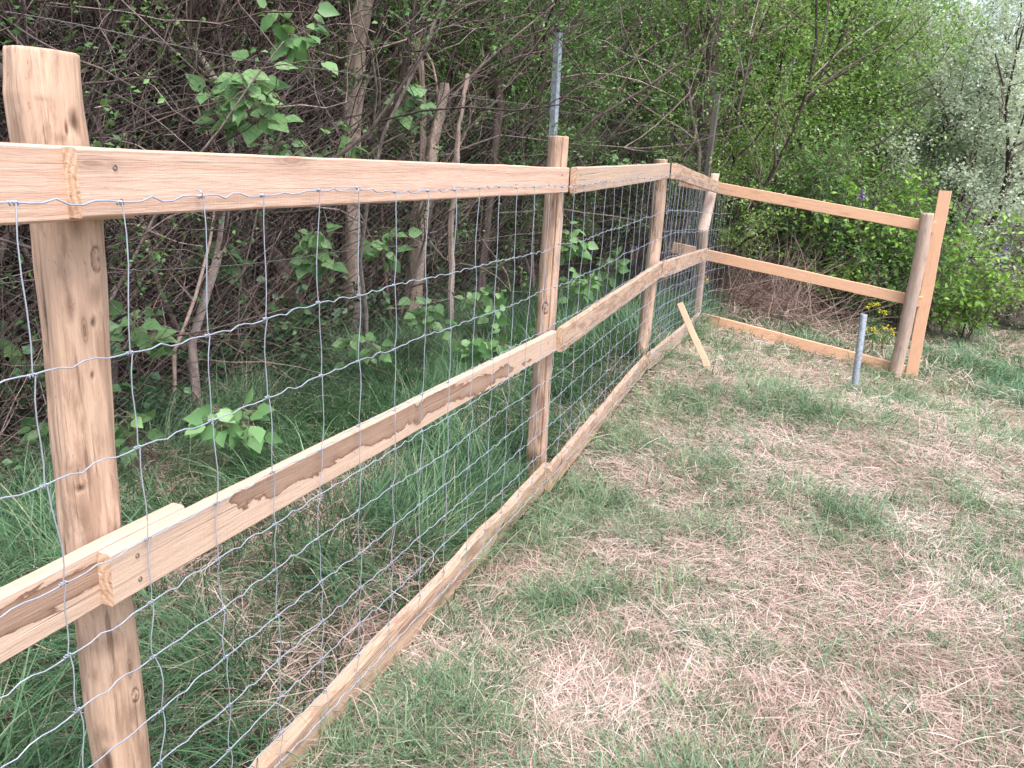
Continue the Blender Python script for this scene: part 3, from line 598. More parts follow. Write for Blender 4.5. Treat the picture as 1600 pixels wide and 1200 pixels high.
def lawn():
    g = np.random.default_rng(21); B = Bag()
    x, y, r = wedge(g, 400000, .9, 13); k = in_lawn(x, y) & (g.random(len(x)) > greenness(x, y) * .45); x, y, r = x[k], y[k], r[k]; n = len(x)
    sc = np.clip(r / 3.6, 1, 2.3); flow = fbm(x * 1.2 + 40, y * 1.2, 2) * 9
    head = np.where(g.random(n) < .55, flow + g.normal(0, .7, n), g.uniform(0, 6.28, n)); z = gz(x, y) + np.abs(g.normal(0, .014, n))
    V, F = ribbons(g, np.stack([x, y, z], -1), head, g.uniform(.04, .15, n) * np.clip(sc, 1, 1.5), g.uniform(.0009, .0020, n) * sc, g.uniform(-.05, .55, n), g.uniform(.2, 1.1, n), g.normal(0, .9, n), 4, taper=False)
    cr = np.clip(g.normal(.55, .22, n) + (fbm(x * 3, y * 3, 2) - .5) * .6, 0, 1)
    B.add(V, F, np.repeat(cr, 10)); o = B.build('dry_straw', M_straw); tagit(o, 'mown pinkish dry grass lying matted on the lawn', 'dry grass', kind='stuff')
    B = Bag(); x, y, r = wedge(g, 64000, .9, 14); gr = greenness(x, y); k = in_lawn(x, y) & (g.random(len(x)) < .22 + gr * .5); x, y, r, gr = x[k], y[k], r[k], gr[k]; m = 6
    n = len(x) * m; sc = np.repeat(np.clip(r / 3.2, 1, 2.4), m); cx_ = np.repeat(x, m) + g.normal(0, .012, n) * sc; cy_ = np.repeat(y, m) + g.normal(0, .012, n) * sc
    hd = np.repeat(g.uniform(0, 6.28, len(x)), m) + g.normal(0, 1.0, n); L = g.uniform(.05, .125, n) * np.repeat(.75 + gr * .7, m)
    V, F = ribbons(g, np.stack([cx_, cy_, gz(cx_, cy_) + .002], -1), hd, L * np.clip(sc, 1, 1.25), g.uniform(.0018, .0042, n) * sc, g.uniform(.25, 1.25, n), g.uniform(.5, 1.5, n), g.normal(0, .3, n), 4)
    cr = np.clip(np.repeat(g.uniform(.05, .8, len(x)), m) + g.normal(0, .15, n), 0, 1)
    B.add(V, F, np.repeat(cr, 10))
    x, y, r = wedge(g, 2600, 1.1, 10); k = in_lawn(x, y) & (g.random(len(x)) < greenness(x, y)**1.6 * .38 + .02); x, y, r = x[k], y[k], r[k]; m = 26; n = len(x) * m
    x = np.append(x, [hit(u, v)[0] for u, v in ((1334, 614), (1320, 616), (1350, 620), (1345, 608), (1395, 590), (1425, 596), (880, 775), (905, 790), (870, 800), (1110, 590))]); y = np.append(y, [hit(u, v)[1] for u, v in ((1334, 614), (1320, 616), (1350, 620), (1345, 608), (1395, 590), (1425, 596), (880, 775), (905, 790), (870, 800), (1110, 590))])
    r = np.hypot(x, y); n = len(x) * m; hd = np.repeat(g.uniform(0, 6.28, len(x)), m) + g.normal(0, .95, n); cx_ = np.repeat(x, m) + g.normal(0, .022, n); cy_ = np.repeat(y, m) + g.normal(0, .022, n)
    V, F = ribbons(g, np.stack([cx_, cy_, gz(cx_, cy_) + .002], -1), hd, g.uniform(.08, .2, n), g.uniform(.003, .0055, n) * np.repeat(np.clip(r / 4, 1, 1.6), m), g.uniform(.3, 1.35, n), g.uniform(.7, 1.8, n), g.normal(0, .3, n), 4)
    B.add(V, F, np.repeat(np.clip(np.repeat(g.uniform(0, .6, len(x)), m) + g.normal(0, .1, n), 0, 1), 10)); o = B.build('lawn_grass', M_grass); tagit(o, 'short green grass growing in tufts through the mown straw', 'grass', kind='stuff')
    # long grass behind the fence and beyond the side rails
    B = Bag(); nt_ = 20000; a = g.uniform(-2.6, 9.5, nt_); b = -np.abs(g.uniform(-.0, 3.0, nt_)) ; p = P0 + a[:, None] * D + b[:, None] * N; x, y = p[:, 0], p[:, 1]
    lim = np.interp(a, [-3, -1, 0, 1.5, 3, 6, 9.5], [-2.0, -2.0, -2.4, -2.6, -2.5, -2.0, -1.2]); dn = .5 + .5 * sstep(.38, .6, fbm(x * 1.9 + 5, y * 1.9 + 2, 3)); dn = dn * (1 - .4 * sstep(.45, .62, fbm(x * 2.2 + 50, y * 2.2 + 12, 3)) * sstep(-1.5, -1.0, b) * sstep(1.5, .3, a)); k = (b > lim) & (g.random(nt_) < dn * .95); x, y = x[k], y[k]
    e = g.uniform(-.6, 7.5, 11000); f = -np.abs(g.uniform(.1, 4.2, 11000)); q = GO + e[:, None] * GE + f[:, None] * GM; kk = (fbm(q[:, 0] * 1.4 + 1, q[:, 1] * 1.4) > .42) | (g.random(11000) < .3)
    kk &= ~((e < .8) & (f > -2.2) & (g.random(11000) < .8)) ; x = np.append(x, q[kk, 0]); y = np.append(y, q[kk, 1])
    r = np.hypot(x, y); m = 9; n = len(x) * m; s_, n_ = sn(x, y); cl = np.repeat(fbm(x * 1.1 + 8, y * 1.1, 2) * 14, m)
    cx_ = np.repeat(x, m) + g.normal(0, .03, n); cy_ = np.repeat(y, m) + g.normal(0, .03, n)
    tall = np.clip(.62 + .95 * fbm(x * 1.5 + 70, y * 1.5 + 3, 2) - .45 * sstep(-.35, -.05, n_), .3, 1.3)
    tall = np.where(n_ > 0, tall * .75, tall) * (1 - .45 * sstep(-1.5, -2.2, n_))
    V, F = ribbons(g, np.stack([cx_, cy_, gz(cx_, cy_)], -1), cl + g.normal(0, .8, n), g.uniform(.16, .42, n) * np.repeat(tall, m), g.uniform(.003, .0062, n) * np.repeat(np.clip(r / 4.5, .85, 1.5), m), g.uniform(.75, 1.5, n), g.uniform(.6, 1.9, n), g.normal(0, .25, n), 6)
    B.add(V, F, np.repeat(np.clip(np.repeat(g.uniform(.0, .75, len(x)), m) + g.normal(0, .15, n), 0, 1), 14)); o = B.build('long_grass', M_tallg); tagit(o, 'long dark green grass behind the mesh and beyond the side rails', 'grass', kind='stuff')
    # dead thatch under the long grass
    B = Bag(); n = 85000; a = g.uniform(-2.6, 9, n); b = -g.uniform(0, 3.2, n); p = P0 + a[:, None] * D + b[:, None] * N
    e = g.uniform(-.6, 7.5, 26000); f = -np.abs(g.uniform(.0, 4.2, 26000)); q = GO + e[:, None] * GE + f[:, None] * GM; p = np.concatenate([p, q]); n = len(p); x, y = p[:, 0], p[:, 1]
    sc = np.clip(np.hypot(x, y) / 3.5, 1, 2.2)
    V, F = ribbons(g, np.stack([x, y, gz(x, y) + np.abs(g.normal(0, .035, n))], -1), g.uniform(0, 6.28, n), g.uniform(.08, .24, n), g.uniform(.0014, .0028, n) * sc, g.uniform(-.1, .7, n), g.uniform(.2, 1.2, n), g.normal(0, .7, n), 4, taper=False)
    B.add(V, F, np.repeat(np.clip(g.normal(.42, .25, n), 0, 1), 10)); o = B.build('dead_thatch', M_straw); tagit(o, 'brown dead stalks matted under the long grass', 'dead grass', kind='stuff')
lawn()

# ---------------------------------------------------------------- shrubs and trees
def shrub(name, label, cat, base, height, nst, spread, n1, n2, nleaf, lsize, lmat, bmat=None, seed=0, r0=.02, base_r=.25, lean=(0, 0), group=None, leaf_lo=.15, upb=.5, wid=.55, twr=1., crown='crown', stemname='stems', extra=None, l2=.45, scatter=.05, wig=.14, top=0, clump=1, pale=0):
    g = np.random.default_rng(seed); base = np.array([base[0], base[1], float(gz(base[0], base[1]))]); e = empty(name, base, label, cat, group)
    P = base + np.stack([g.normal(0, base_r, nst), g.normal(0, base_r, nst), np.full(nst, -.05)], -1)
    Dr = np.stack([g.normal(0, spread, nst) + lean[0], g.normal(0, spread, nst) + lean[1], np.full(nst, 1.)], -1)
    p0, q0 = grow(g, P, Dr, height * g.uniform(.65, 1.1, nst), r0 * g.uniform(.5, 1.3, nst), 10, wig, .03)
    P, d, rr = spawn(g, p0, q0, n1, .12, 1., .6, .25); p1, q1 = grow(g, P, d, height * g.uniform(.12, .4, n1), np.minimum(rr * .65, r0 * .45), 7, .2, .02)
    P, d, rr = spawn(g, p1, q1, n2, .1, 1., .75, .1); p2, q2 = grow(g, P, d, l2 * g.uniform(.4, 1.2, n2), np.full(n2, .0026 * twr) * g.uniform(.6, 1.5, n2), 5, .28, .0, .4)
    B = Bag(); B.add(*tubes(p0, q0, 8), r=np.repeat(g.random(nst), 80)); B.add(*tubes(p1, q1, 4), r=np.repeat(g.random(n1), 28)); B.add(*tubes(p2, q2, 3), r=np.repeat(g.random(n2), 15))
    B.build(stemname, bmat or M_bark, e)
    if pale:
        P = base + np.stack([g.normal(0, base_r * 1.1, pale), g.normal(-.15, base_r * .9, pale), np.full(pale, -.05)], -1); Dr = np.stack([g.normal(0, .07, pale), g.normal(0, .07, pale), np.full(pale, 1.)], -1)
        pp, qq = grow(g, P, Dr, g.uniform(1.2, 3., pale), g.uniform(.006, .017, pale), 14, .10, .03, .5); P, d, rr = spawn(g, pp, qq, pale * 5, .2, 1, .6, .3); pq, qr = grow(g, P, d, g.uniform(.2, .8, pale * 5), g.uniform(.003, .006, pale * 5), 7, .18)
        B = Bag(); B.add(*tubes(pp, qq, 8), r=np.repeat(g.random(pale), 14 * 8)); B.add(*tubes(pq, qr, 4), r=.4); B.build('pale_stems', M_twig, e)
    if nleaf:
        P, d, _ = spawn(g, p2, q2, nleaf // clump, .1, 1., .5, 0); P = np.repeat(P, clump, 0); nleaf = len(P); P = P + g.normal(0, scatter * (.6 if clump > 1 else 1), (nleaf, 3)); P = P[P[:, 2] > base[2] + leaf_lo * height]
        if top:  # extra canopy leaves added high up, mostly unseen, to shade the hedge interior
            T_ = np.stack([g.normal(base[0], .75, top), g.normal(base[1], .75, top), base[2] + height * g.uniform(.68, 1.12, top)], -1); P = np.concatenate([P, T_])
        V, F, r = leaves(g, P, lsize, upb, wid); B = Bag(); B.add(V, F, r); B.build(crown, lmat, e)
    if extra:
        em, ne, es, nm = extra; i = g.integers(0, len(p2), ne); P = p2[i, -1]
        if ne > 20:
            P = np.repeat(P, 7, 0) + g.normal(0, es * 1.2, (ne * 7, 3)); V, F, r = leaves(g, P, es, .5, .9); B = Bag(); B.add(V, F, r); B.build(nm, em, e)['kind'] = 'stuff'
        else:
            P = P[P[:, 2] > base[2] + .5 * height]
            for c in P:
                h_ = np.abs(g.normal(0, .05, 90)); Q = c + np.stack([g.normal(0, .02, 90) * (1 - h_ * 6), g.normal(0, .02, 90) * (1 - h_ * 6), h_], -1)
                V, F, r = leaves(g, Q, es, .5, .9); B = Bag(); B.add(V, F, r); B.build(nm, em, e)
    return e
def wsn(s, n): return W(s, n)[:2]
# front row of the hedge, left to right
hedge = [
 (-1.6, -2.75, 3.6, 'twiggy brown hedge shrub furthest left behind the thick post', 11, 5500, M_lfmid),
 (-.7, -2.6, 3.6, 'twiggy brown hedge shrub crossed by the old chain-link mesh', 12, 6000, M_lfmid),
 (.2, -2.7, 3.7, 'bare grey hedge shrub left of the pale trunk', 13, 7000, M_lfmid),
 (1.2, -2.7, 3.8, 'bare brown hedge shrub just right of the pale trunk', 14, 10000, M_lfmid),
 (2.2, -2.6, 3.8, 'dense twiggy hedge shrub left of the tall steel post', 15, 20000, M_lfmid),
 (3.3, -2.45, 3.9, 'twiggy hedge shrub behind the tall steel post', 16, 34000, M_lfmid),
 (4.6, -2.3, 4.0, 'small-leaved green hedge shrub right of the tall steel post', 17, 42000, M_lfmid),
 (6.0, -2.2, 4.2, 'leafy green hedge shrub above the third fence post', 18, 42000, M_lfmid),
 (7.4, -1.6, 4.2, 'leafy green hedge shrub standing behind the corner post', 19, 40000, M_lfmid)]
for s, n, h, lab, sd_, nl, lm in hedge:
    x, y = wsn(s, n); shrub('hedge_shrub', lab, 'shrub', (x, y), h, 17, .2, 260, 1400, nl, .030, lm, M_bark, sd_, .021, .36, top=9000, twr=1.2, clump=7, pale=14 if -1 < s < 5 else 4, group='shrubs of the hedge behind the fence', leaf_lo=.1, l2=.5, wig=.17)
# back row: taller, closes the hedge; most leaf colours darkened as its inner shade
back = [(-2.5, -4.6, M_lfshade, 41), (-.9, -4.9, M_lfshade, 42), (.8, -4.8, M_lfshade, 43), (2.6, -4.9, M_lfshade, 44), (4.6, -4.7, M_lfshade, 45), (6.8, -4.6, M_lfshade, 46), (9.0, -4.0, M_lfmid, 47), (11.5, -3.6, M_lfmid, 48)]
bl = ['at the far left edge', 'behind the big heart-leaved sprig', 'behind the pale trunk', 'left of the tall steel post', 'right of the tall steel post', 'behind the third fence post', 'behind the corner post', 'furthest back past the corner']
for (s, n, lm, sd_), t_ in zip(back, bl):
    x, y = wsn(s, n); shrub('backing_shrub', 'dense backing shrub deep in the hedge ' + t_, 'shrub', (x, y), 4.4, 9, .2, 190, 1500, 17000, .075, lm, M_darkbark, sd_, .03, .6, group='backing shrubs at the back of the hedge', leaf_lo=.0, l2=.7, scatter=.12, wid=.6)
# trunks that read one by one
def trunk(name, label, cat, pts, r0, r1, seed, m=M_pale, limbs=5, nl=0):
    g = np.random.default_rng(seed); pts = np.array(pts); K = 34; t = np.linspace(0, 1, len(pts)); T = np.linspace(0, 1, K)
    p = np.stack([np.interp(T, t, pts[:, i]) for i in range(3)], -1); p[:, :2] += (np.cumsum(g.normal(0, .004, (K, 2)), 0) + g.normal(0, .0025, (K, 2)))
    M = 20; rad = np.linspace(r0, r1, K)
    V, F = tubes(p[None], rad[None], M); c = np.repeat(p, M, 0); th = np.tile(np.arange(M), K); kk = np.repeat(np.arange(K), M)
    f = 1 + .32 * (vnoise(th * .9 + seed * 3, kk * .22) - .5) * 2 + .12 * g.normal(0, 1, len(V)) * .5; V = c + (V - c) * f[:, None]
    e = empty(name, p[0], label, cat); B = Bag(); B.add(V, F, .5); B.build('trunk', m, e)
    if limbs:
        P, d, _ = spawn(g, p[None], rad[None], limbs, .35, .98, .75, .3); p1, q1 = grow(g, P, d, g.uniform(.3, .9, limbs), np.full(limbs, r1 * .45), 8, .2, .03)
        P, d, _ = spawn(g, p1, q1, limbs * 12, .1, 1, .7, .2); p2, q2 = grow(g, P, d, g.uniform(.1, .4, limbs * 12), np.full(limbs * 12, .0028), 5, .25)
        own = np.argmin(np.linalg.norm(p2[:, 0][:, None, None] - p1[None], axis=3).min(2), 1)
        for i in range(limbs):
            B = Bag(); B.add(*tubes(p1[i:i + 1], q1[i:i + 1], 6), r=.4); k = own == i
            if k.any(): B.add(*tubes(p2[k], q2[k], 3), r=.4)
            B.build('limb', m, e)
def P3(u, v, y): return atY(u, v, y * .94)
def gp(u, v, y): y = y * .94; p = atY(u, v, y); p[2] = gz(p[0], p[1]) - .05; return p
trunk('tree', 'pale brown tree trunk with flaking bark rising left of the middle of the hedge', 'tree', [gp(552, 480, 5.6), P3(546, 330, 5.6), P3(550, 200, 5.62), P3(556, 90, 5.6), P3(580, -30, 5.5), P3(590, -160, 5.5)], .062, .05, 1, limbs=6)
trunk('tree', 'split pale trunk broken off at its top, right of the flaking trunk', 'tree', [gp(640, 470, 6.0), P3(655, 360, 6.0), P3(672, 240, 6.0), P3(690, 130, 6.0)], .058, .028, 2, limbs=3)
trunk('tree', 'slim pale stem standing just left of the split broken trunk', 'tree', [gp(628, 470, 6.15), P3(655, 280, 6.1), P3(664, 170, 6.1), P3(655, 60, 6.1)], .026, .015, 3, limbs=4)
trunk('tree', 'slim straight grey stem right of the split broken trunk', 'tree', [gp(706, 480, 5.9), P3(712, 330, 5.9), P3(722, 200, 5.9), P3(736, 115, 5.9)], .022, .014, 4, limbs=2)
trunk('tree', 'lichened grey trunk leaning right above the long top rail', 'tree', [gp(255, 520, 4.7), P3(258, 240, 4.7), P3(252, 140, 4.7), P3(290, 60, 4.7), P3(330, 0, 4.7), P3(380, -90, 4.7)], .038, .028, 5, M_bark, 5)
trunk('tree', 'crooked brown trunk snapped short behind the twigs, left of the flaking trunk', 'tree', [gp(500, 480, 6.3), P3(490, 240, 6.3), P3(498, 130, 6.3), P3(497, 48, 6.3)], .04, .027, 6, M_bark, 2)
trunk('tree', 'bent brown trunk with a broken dead top left of the tall steel post', 'tree', [gp(745, 490, 6.7), P3(770, 270, 6.7), P3(790, 170, 6.7), P3(783, 120, 6.7), P3(800, 80, 6.7)], .035, .03, 7, M_bark, 7)
trunk('tree', 'thick dark trunk wrapped in ivy stems behind the corner of the fence', 'tree', [gp(1090, 470, 9.2), P3(1100, 270, 9.2), P3(1108, 170, 9.2), P3(1120, 60, 9.2), P3(1130, -60, 9.2)], .10, .06, 8, M_darkbark, 6)
trunk('tree', 'brown trunk leaning left low at the foot of the hedge', 'tree', [gp(480, 520, 5.2), P3(455, 440, 5.2), P3(425, 390, 5.2), P3(400, 300, 5.2), P3(380, 200, 5.3)], .05, .03, 9, M_bark, 4)
# trees round the corner
def T(u, y): p = atY(u, 300, y); return (p[0], p[1])
shrub('blackthorn', 'blackthorn with scattered white blossom reaching right over the corner', 'shrub', T(1075, 8.8), 4.3, 9, .2, 200, 1500, 36000, .034, M_lfyel, M_bark, 61, .03, .3, extra=(M_white, 240, .014, 'blossom'), lean=(.12, 0), clump=5, scatter=.06)
shrub('maple_tree', 'leafy yellow-green tree filling the middle of the wood edge', 'tree', T(1240, 11.0), 6.0, 6, .2, 150, 1500, 66000, .05, M_lfyel, M_darkbark, 62, .06, .35, leaf_lo=.08, l2=.8, scatter=.08)
shrub('maple_tree', 'leafy yellow-green tree rising left of the silvery tree', 'tree', T(1300, 13.0), 6.0, 6, .2, 130, 1300, 36000, .052, M_lfyel, M_darkbark, 63, .06, .35, leaf_lo=.1, l2=.8, scatter=.08)
shrub('ivy_thicket', 'low dark thicket under the yellow-green tree behind the side rails', 'shrub', T(1215, 9.7), 1.9, 16, .35, 260, 1800, 17000, .05, M_lfmid, M_bark, 64, .012, .5, leaf_lo=.02)
shrub('ivy_thicket', 'dark leafy thicket behind the middle of the side rails', 'shrub', T(1330, 9.9), 1.7, 16, .35, 260, 1800, 16000, .042, M_lfmid, M_bark, 65, .012, .5, leaf_lo=.02)
shrub('lilac_bush', 'bright green lilac bush with purple flowers behind the free end of the rails', 'bush', T(1420, 9.4), 1.7, 12, .20, 140, 900, 4600, .075, M_lfbri, M_bark, 66, .014, .32, leaf_lo=.25, wid=.6, extra=(M_purple, 14, .022, 'flower_head'))
shrub('lilac_bush', 'small bright green bush right of the upright end board', 'bush', T(1505, 9.5), .95, 8, .22, 90, 500, 1700, .07, M_lfbri, M_bark, 67, .012, .25, leaf_lo=.2, wid=.6)
shrub('whitebeam_tree', 'silvery pale-leaved tree above the free end of the rails', 'tree', T(1440, 12.0), 5.4, 8, .24, 110, 1100, 72000, .050, M_lfsil, M_bark, 68, .045, .3, leaf_lo=.04, l2=.7, scatter=.11, clump=6)
shrub('whitebeam_tree', 'silvery pale-leaved tree at the right edge against the sky', 'tree', T(1585, 12.4), 4.9, 7, .26, 110, 1000, 46000, .048, M_lfsil, M_bark, 69, .045, .3, leaf_lo=.03, l2=.7, scatter=.11, clump=6)
shrub('whitebeam_tree', 'silvery tree standing beyond the others outside the right edge', 'tree', T(1720, 13.5), 5.0, 7, .24, 100, 900, 24000, .05, M_lfsil, M_bark, 70, .045, .3, leaf_lo=.03, l2=.7, scatter=.11, clump=6)
for i, (u, y, h, lm, t_) in enumerate([(1560, 12.2, 1.9, M_lfsil, 'grey-green scrub bush under the silvery trees'), (1640, 11.2, 1.7, M_lfsil, 'pale scrub bush at the right edge of the meadow'), (1480, 11.8, 1.7, M_lfmid, 'green scrub bush directly behind the end board')]):
    shrub('scrub_bush', t_, 'bush', T(u, y), h, 14, .35, 190, 1700, 9500, .045, lm, M_twig, 80 + i, .011, .45, leaf_lo=.0)
# far trees
for i, (u, y, h) in enumerate([(700, 17, 6.2), (950, 17, 6.6), (1180, 18, 7.), (1330, 20, 5.6), (1480, 22, 3.4), (1640, 21, 2.6)]):
    lab = ['far green tree behind the left part of the hedge', 'far green tree seen over the tall steel post', 'far green tree behind the wood edge', 'far green tree left of the silvery tree', 'low far tree behind the silvery tree', 'low far tree at the right edge'][i]
    shrub('background_tree', lab, 'tree', T(u, y), h, 6, .25, 260, 1800, 20000, .12, [M_lfmid, M_lfmid, M_lfyel, M_lfyel, M_lfsil, M_lfsil][i], M_bark, 90 + i, .07, .5, leaf_lo=.0, l2=1.1, scatter=.2, group='trees beyond the hedge')

# ---------------------------------------------------------------- undergrowth
def undergrowth():
    g = np.random.default_rng(33)
    # dry twigs standing and lying in the foot of the hedge
    B = Bag(); n = 5200; a = g.uniform(-1.4, 8, n); b = -g.uniform(1.9, 3.4, n); P = P0 + a[:, None] * D + b[:, None] * N; P[:, 2] = gz(P[:, 0], P[:, 1]) + np.abs(g.normal(0, .35, n))
    d = np.stack([g.normal(0, .55, n), g.normal(0, .55, n), g.uniform(-.25, 1.3, n)], -1); p, q = grow(g, P, d, g.uniform(.2, 1.1, n), g.uniform(.0013, .0042, n), 7, .16, 0, .4)
    p[:, :, 2] = np.maximum(p[:, :, 2], gz(p[:, :, 0], p[:, :, 1])); B.add(*tubes(p, q, 3), r=np.repeat(g.random(n), 21))
    tagit(B.build('dry_twigs', M_twig), 'tangle of dry brown twigs in the foot of the hedge', 'twigs', kind='stuff')
    B = Bag(); n = 15000; a = g.uniform(-1.6, 5.5, n); b = -g.uniform(2.15, 3.1, n); P = P0 + a[:, None] * D + b[:, None] * N; P[:, 2] = gz(P[:, 0], P[:, 1]) + g.uniform(0, 2.6, n)
    d = np.stack([g.normal(.12, .45, n), g.normal(0, .45, n), g.uniform(.1, 1.4, n)], -1); p, q = grow(g, P, d, g.uniform(.3, 1.1, n), g.uniform(.0016, .005, n) * np.where(g.random(n) < .12, 1.9, 1), 7, .16, 0, .4)
    B.add(*tubes(p, q, 3), r=np.repeat(g.random(n), 21))
    tagit(B.build('twig_tangle', M_bark), 'dense tangle of brown upright twigs filling the hedge', 'twigs', kind='stuff')
    # brush heap past the corner
    B = Bag(); n = 1500; c = atY(1180, 430, 9.0); P = np.stack([g.normal(c[0], .42, n), g.normal(c[1], .45, n), np.zeros(n)], -1); P[:, 2] = gz(P[:, 0], P[:, 1]) + np.abs(g.normal(0, .12, n))
    d = np.stack([g.normal(.1, .6, n), g.normal(0, .6, n), g.uniform(-.1, .9, n)], -1); p, q = grow(g, P, d, g.uniform(.3, 1.0, n), g.uniform(.0015, .005, n), 7, .14, 0, .4)
    p[:, :, 2] = np.maximum(p[:, :, 2], gz(p[:, :, 0], p[:, :, 1]) + .005); B.add(*tubes(p, q, 3), r=np.repeat(g.random(n), 21))
    tagit(B.build('brush_heap', M_twig), 'heap of dead brown brushwood just past the corner post', 'brushwood', kind='stuff')
    # ivy and low broad leaves
    B = Bag(); n = 24000; a = g.uniform(-1.6, 8.5, n); b = -g.uniform(1.7, 2.9, n); P = P0 + a[:, None] * D + b[:, None] * N; P[:, 2] = gz(P[:, 0], P[:, 1]) + np.abs(g.normal(0, .28, n))
    k = fbm(P[:, 0] * 2.4, P[:, 1] * 2.4 + P[:, 2] * 3) > .5; V, F, r = leaves(g, P[k], .05, .8, .85); B.add(V, F, r)
    tagit(B.build('ivy', M_ivy), 'dark ivy and low leaves covering the foot of the hedge', 'ivy', kind='stuff')
undergrowth()

# heart-shaped leaf, folded on its midrib
HL = np.array([(0, 0, 0), (.10, .30, .06), (.34, .40, .08), (.66, .24, .05), (1, 0, -.08), (.66, -.24, .05), (.34, -.40, .08), (.10, -.30, .06), (.33, 0, 0), (.66, 0, -.01), (-.06, .16, .03), (-.06, -.16, .03)])
HF = [(0, 10, 1, 8), (8, 1, 2, 2), (8, 2, 3, 9), (9, 3, 4, 4), (0, 8, 7, 11), (8, 6, 7, 7), (8, 9, 5, 6), (9, 4, 5, 5)]
H4 = np.array([f for f in HF if f[2] != f[3]]); H3 = np.array([f[:3] for f in HF if f[2] == f[3]])
def hearts(g, P, A, Nn, L):
    A = A / np.linalg.norm(A, axis=1, keepdims=True); Nn = Nn - A * np.sum(A * Nn, 1, keepdims=True); Nn /= np.linalg.norm(Nn, axis=1, keepdims=True); Bn = np.cross(Nn, A)
    V = P[:, None] + L[:, None, None] * (HL[None, :, :1] * A[:, None] + HL[None, :, 1:2] * Bn[:, None] + HL[None, :, 2:] * Nn[:, None])
    o = (np.arange(len(P)) * len(HL))[:, None, None]
    return V.reshape(-1, 3), (H4[None] + o).reshape(-1, 4), (H3[None] + o).reshape(-1, 3)
def sprig(u, v, y, du, dv, nst, nl, size, label, seed, m=M_lilac):
    """leafy shoot whose leaves fill about +-du, +-dv px round (u, v) at depth y; its stalk comes up out of the hedge or the ground"""
    g = np.random.default_rng(seed); c = atY(u, v, y); rx, rz = du * y / 1200, dv * y / 1200
    e = empty('lilac_shoot', (c[0], c[1], c[2]), label, 'leafy shoot', 'young heart-leaved shoots along the hedge'); B = Bag(); BL = Bag()
    g0 = c + np.array([g.normal(0, .05), .25, -max(.25, rz * 1.6)]); g0[2] = max(g0[2], gz(g0[0], g0[1]))
    for i in range(nst):
        tip = c + np.array([g.uniform(-1, 1) * rx, g.uniform(-.5, .5) * rx, g.uniform(-.3, 1) * rz]); t = np.linspace(0, 1, 8)[:, None]
        mid = (g0 + tip) / 2 + g.normal(0, .04, 3); p = (1 - t)**2 * g0 + 2 * t * (1 - t) * mid + t**2 * tip
        B.add(*tubes(p[None], np.linspace(.0035, .0014, 8)[None], 5), r=.6)
        k = nl // nst; tt = g.uniform(.45, 1, k); P = np.stack([np.interp(tt, t[:, 0], p[:, j]) for j in range(3)], -1)
        out = g.normal(0, 1, (k, 3)) * [1, .8, .5] + [0, -.25, -.45]; Q = P + out * .025 * (size / .06)
        Nn = g.normal(0, .45, (k, 3)) + [0, -.75, .65]; L = size * g.uniform(.55, 1.2, k) * (1.15 - .35 * tt)
        V, F4, F3 = hearts(g, Q, out, Nn, L); rr = np.repeat(g.uniform(.1, .9, k), len(HL)); BL.V.append(V); BL.A.append(rr); BL.F.setdefault(4, []).append(F4 + BL.n); BL.F.setdefault(3, []).append(F3 + BL.n); BL.n += len(V)
        pk = np.stack([P, (P + Q) / 2 + [0, 0, .003], Q], 1); B.add(*tubes(pk, np.full(pk.shape[:2], .001), 3), r=.7)
    B.build('stalks', M_twig, e); BL.build('leaves', m, e)
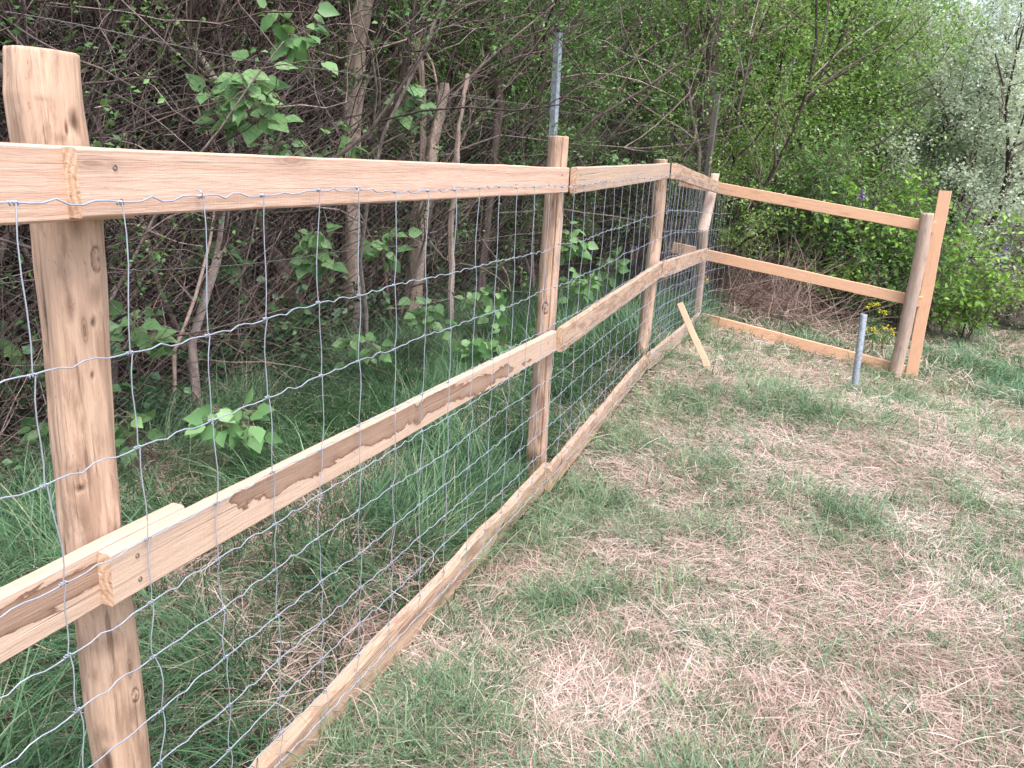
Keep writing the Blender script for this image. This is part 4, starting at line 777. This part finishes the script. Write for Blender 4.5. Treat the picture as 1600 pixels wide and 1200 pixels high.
SP = [(365, 130, 3.9, 62, 42, 5, 46, .085, 'large bright heart-leaved shoot hanging above the long top rail'),
 (435, 25, 4.1, 34, 36, 4, 22, .08, 'heart-leaved shoot at the top edge above the largest shoot'),
 (40, 60, 3.7, 40, 30, 3, 9, .10, 'few broad leaves poking out above the thick post'),
 (642, 145, 5.4, 22, 22, 3, 12, .085, 'small drooping leafy shoot in front of the split trunk'),
 (525, 210, 4.8, 22, 32, 3, 14, .065, 'leafy shoot touching the top rail left of the flaking trunk'),
 (440, 215, 4.6, 30, 18, 3, 16, .06, 'low leafy shoot resting over the middle of the top rail'),
 (320, 380, 4.4, 34, 28, 4, 20, .075, 'leafy shoot under the top rail between the second and third upright wires'),
 (490, 385, 4.5, 36, 40, 5, 30, .075, 'dense leafy shoot under the top rail left of the flaking trunk'),
 (605, 375, 5.2, 24, 28, 4, 15, .075, 'leafy shoot seen through the mesh right of the flaking trunk'),
 (25, 530, 3.6, 34, 45, 3, 12, .12, 'large-leaved shoot cut by the left edge of the picture'),
 (65, 655, 3.3, 24, 26, 3, 12, .085, 'small leafy shoot low beside the thick post on its left'),
 (215, 500, 3.6, 30, 35, 3, 14, .09, 'broad-leaved shoot just right of the thick post'),
 (195, 660, 3.2, 20, 34, 3, 12, .075, 'small shoot close against the right side of the thick post'),
 (355, 640, 3.3, 66, 26, 5, 26, .085, 'spreading heart-leaved shoot over the grass above the middle rail'),
 (555, 540, 4.7, 34, 24, 4, 20, .08, 'leafy plant in the grass below the flaking trunk'),
 (450, 480, 4.9, 20, 16, 3, 12, .07, 'small leafy plant at the foot of the brown leaning trunk'),
 (665, 480, 5.2, 26, 34, 4, 20, .085, 'leafy plant at the foot of the split trunk'),
 (765, 460, 5.6, 30, 24, 4, 20, .085, 'leafy plant left of the second fence post at mid height'),
 (730, 530, 5.0, 26, 20, 4, 16, .085, 'low leafy plant just above the middle rail'),
 (800, 530, 5.2, 26, 22, 4, 18, .08, 'leafy plant between the middle rail and the second fence post'),
 (905, 370, 6.2, 26, 26, 4, 18, .085, 'leafy shoot just right of the second fence post'),
 (910, 440, 6.2, 26, 34, 4, 26, .085, 'leafy plant in the grass right of the second fence post'),
 (975, 250, 7.2, 40, 16, 4, 30, .07, 'bright leafy shoot just above the greyish top rail'),
 (955, 420, 7., 26, 40, 4, 26, .08, 'leafy plant left of the third fence post')]
for i, a in enumerate(SP):
    a = list(a)
    if a[1] > 440: a[2] *= .95
    a[2] *= .95
    a[6] = int(a[6] * 1.8); a[7] *= 1.35 if a[1] < 440 else 1.05; sprig(*a, seed=200 + i)
# yellow flowers beyond the side rails
def flower(u, v, y, n, label, seed):
    g = np.random.default_rng(seed); c = atY(u, v, y); b = np.array([c[0], c[1], float(gz(c[0], c[1]))]); e = empty('yellow_flower', b, label, 'flower', 'yellow flowers in the grass'); B = Bag(); F_ = Bag()
    tips = c + g.normal(0, 1, (n, 3)) * [.05, .05, .022]; t = np.linspace(0, 1, 5)[None, :, None]; p = b + (tips[:, None] - b) * t * [1, 1, 1]; B.add(*tubes(p, np.full((n, 5), .0025), 4), r=.5)
    V, F, r = leaves(g, np.repeat(b + (tips - b) * .6, 6, 0) + g.normal(0, .03, (n * 6, 3)), .045, .3, .3); B.add(V, F, r); B.build('stems', M_lfmid, e)
    for tp in tips:
        V, F, r = leaves(g, tp + g.normal(0, .012, (16, 3)), .017, 1.2, .9); F_ = Bag(); F_.add(V, F, r); F_.build('flower_head', M_yellow, e)
flower(1371, 478, 8.2, 4, 'yellow flower head highest behind the middle side rail', 1)
flower(1380, 487, 8.1, 3, 'yellow flower head just under the highest one', 2)
flower(1368, 514, 7.7, 6, 'broad yellow flower head left of the greyish post', 3)
flower(1384, 518, 7.7, 4, 'small yellow flower head closest to the greyish post', 4)
flower(1105, 437, 7.9, 2, 'single yellow flower beside the corner post', 5)
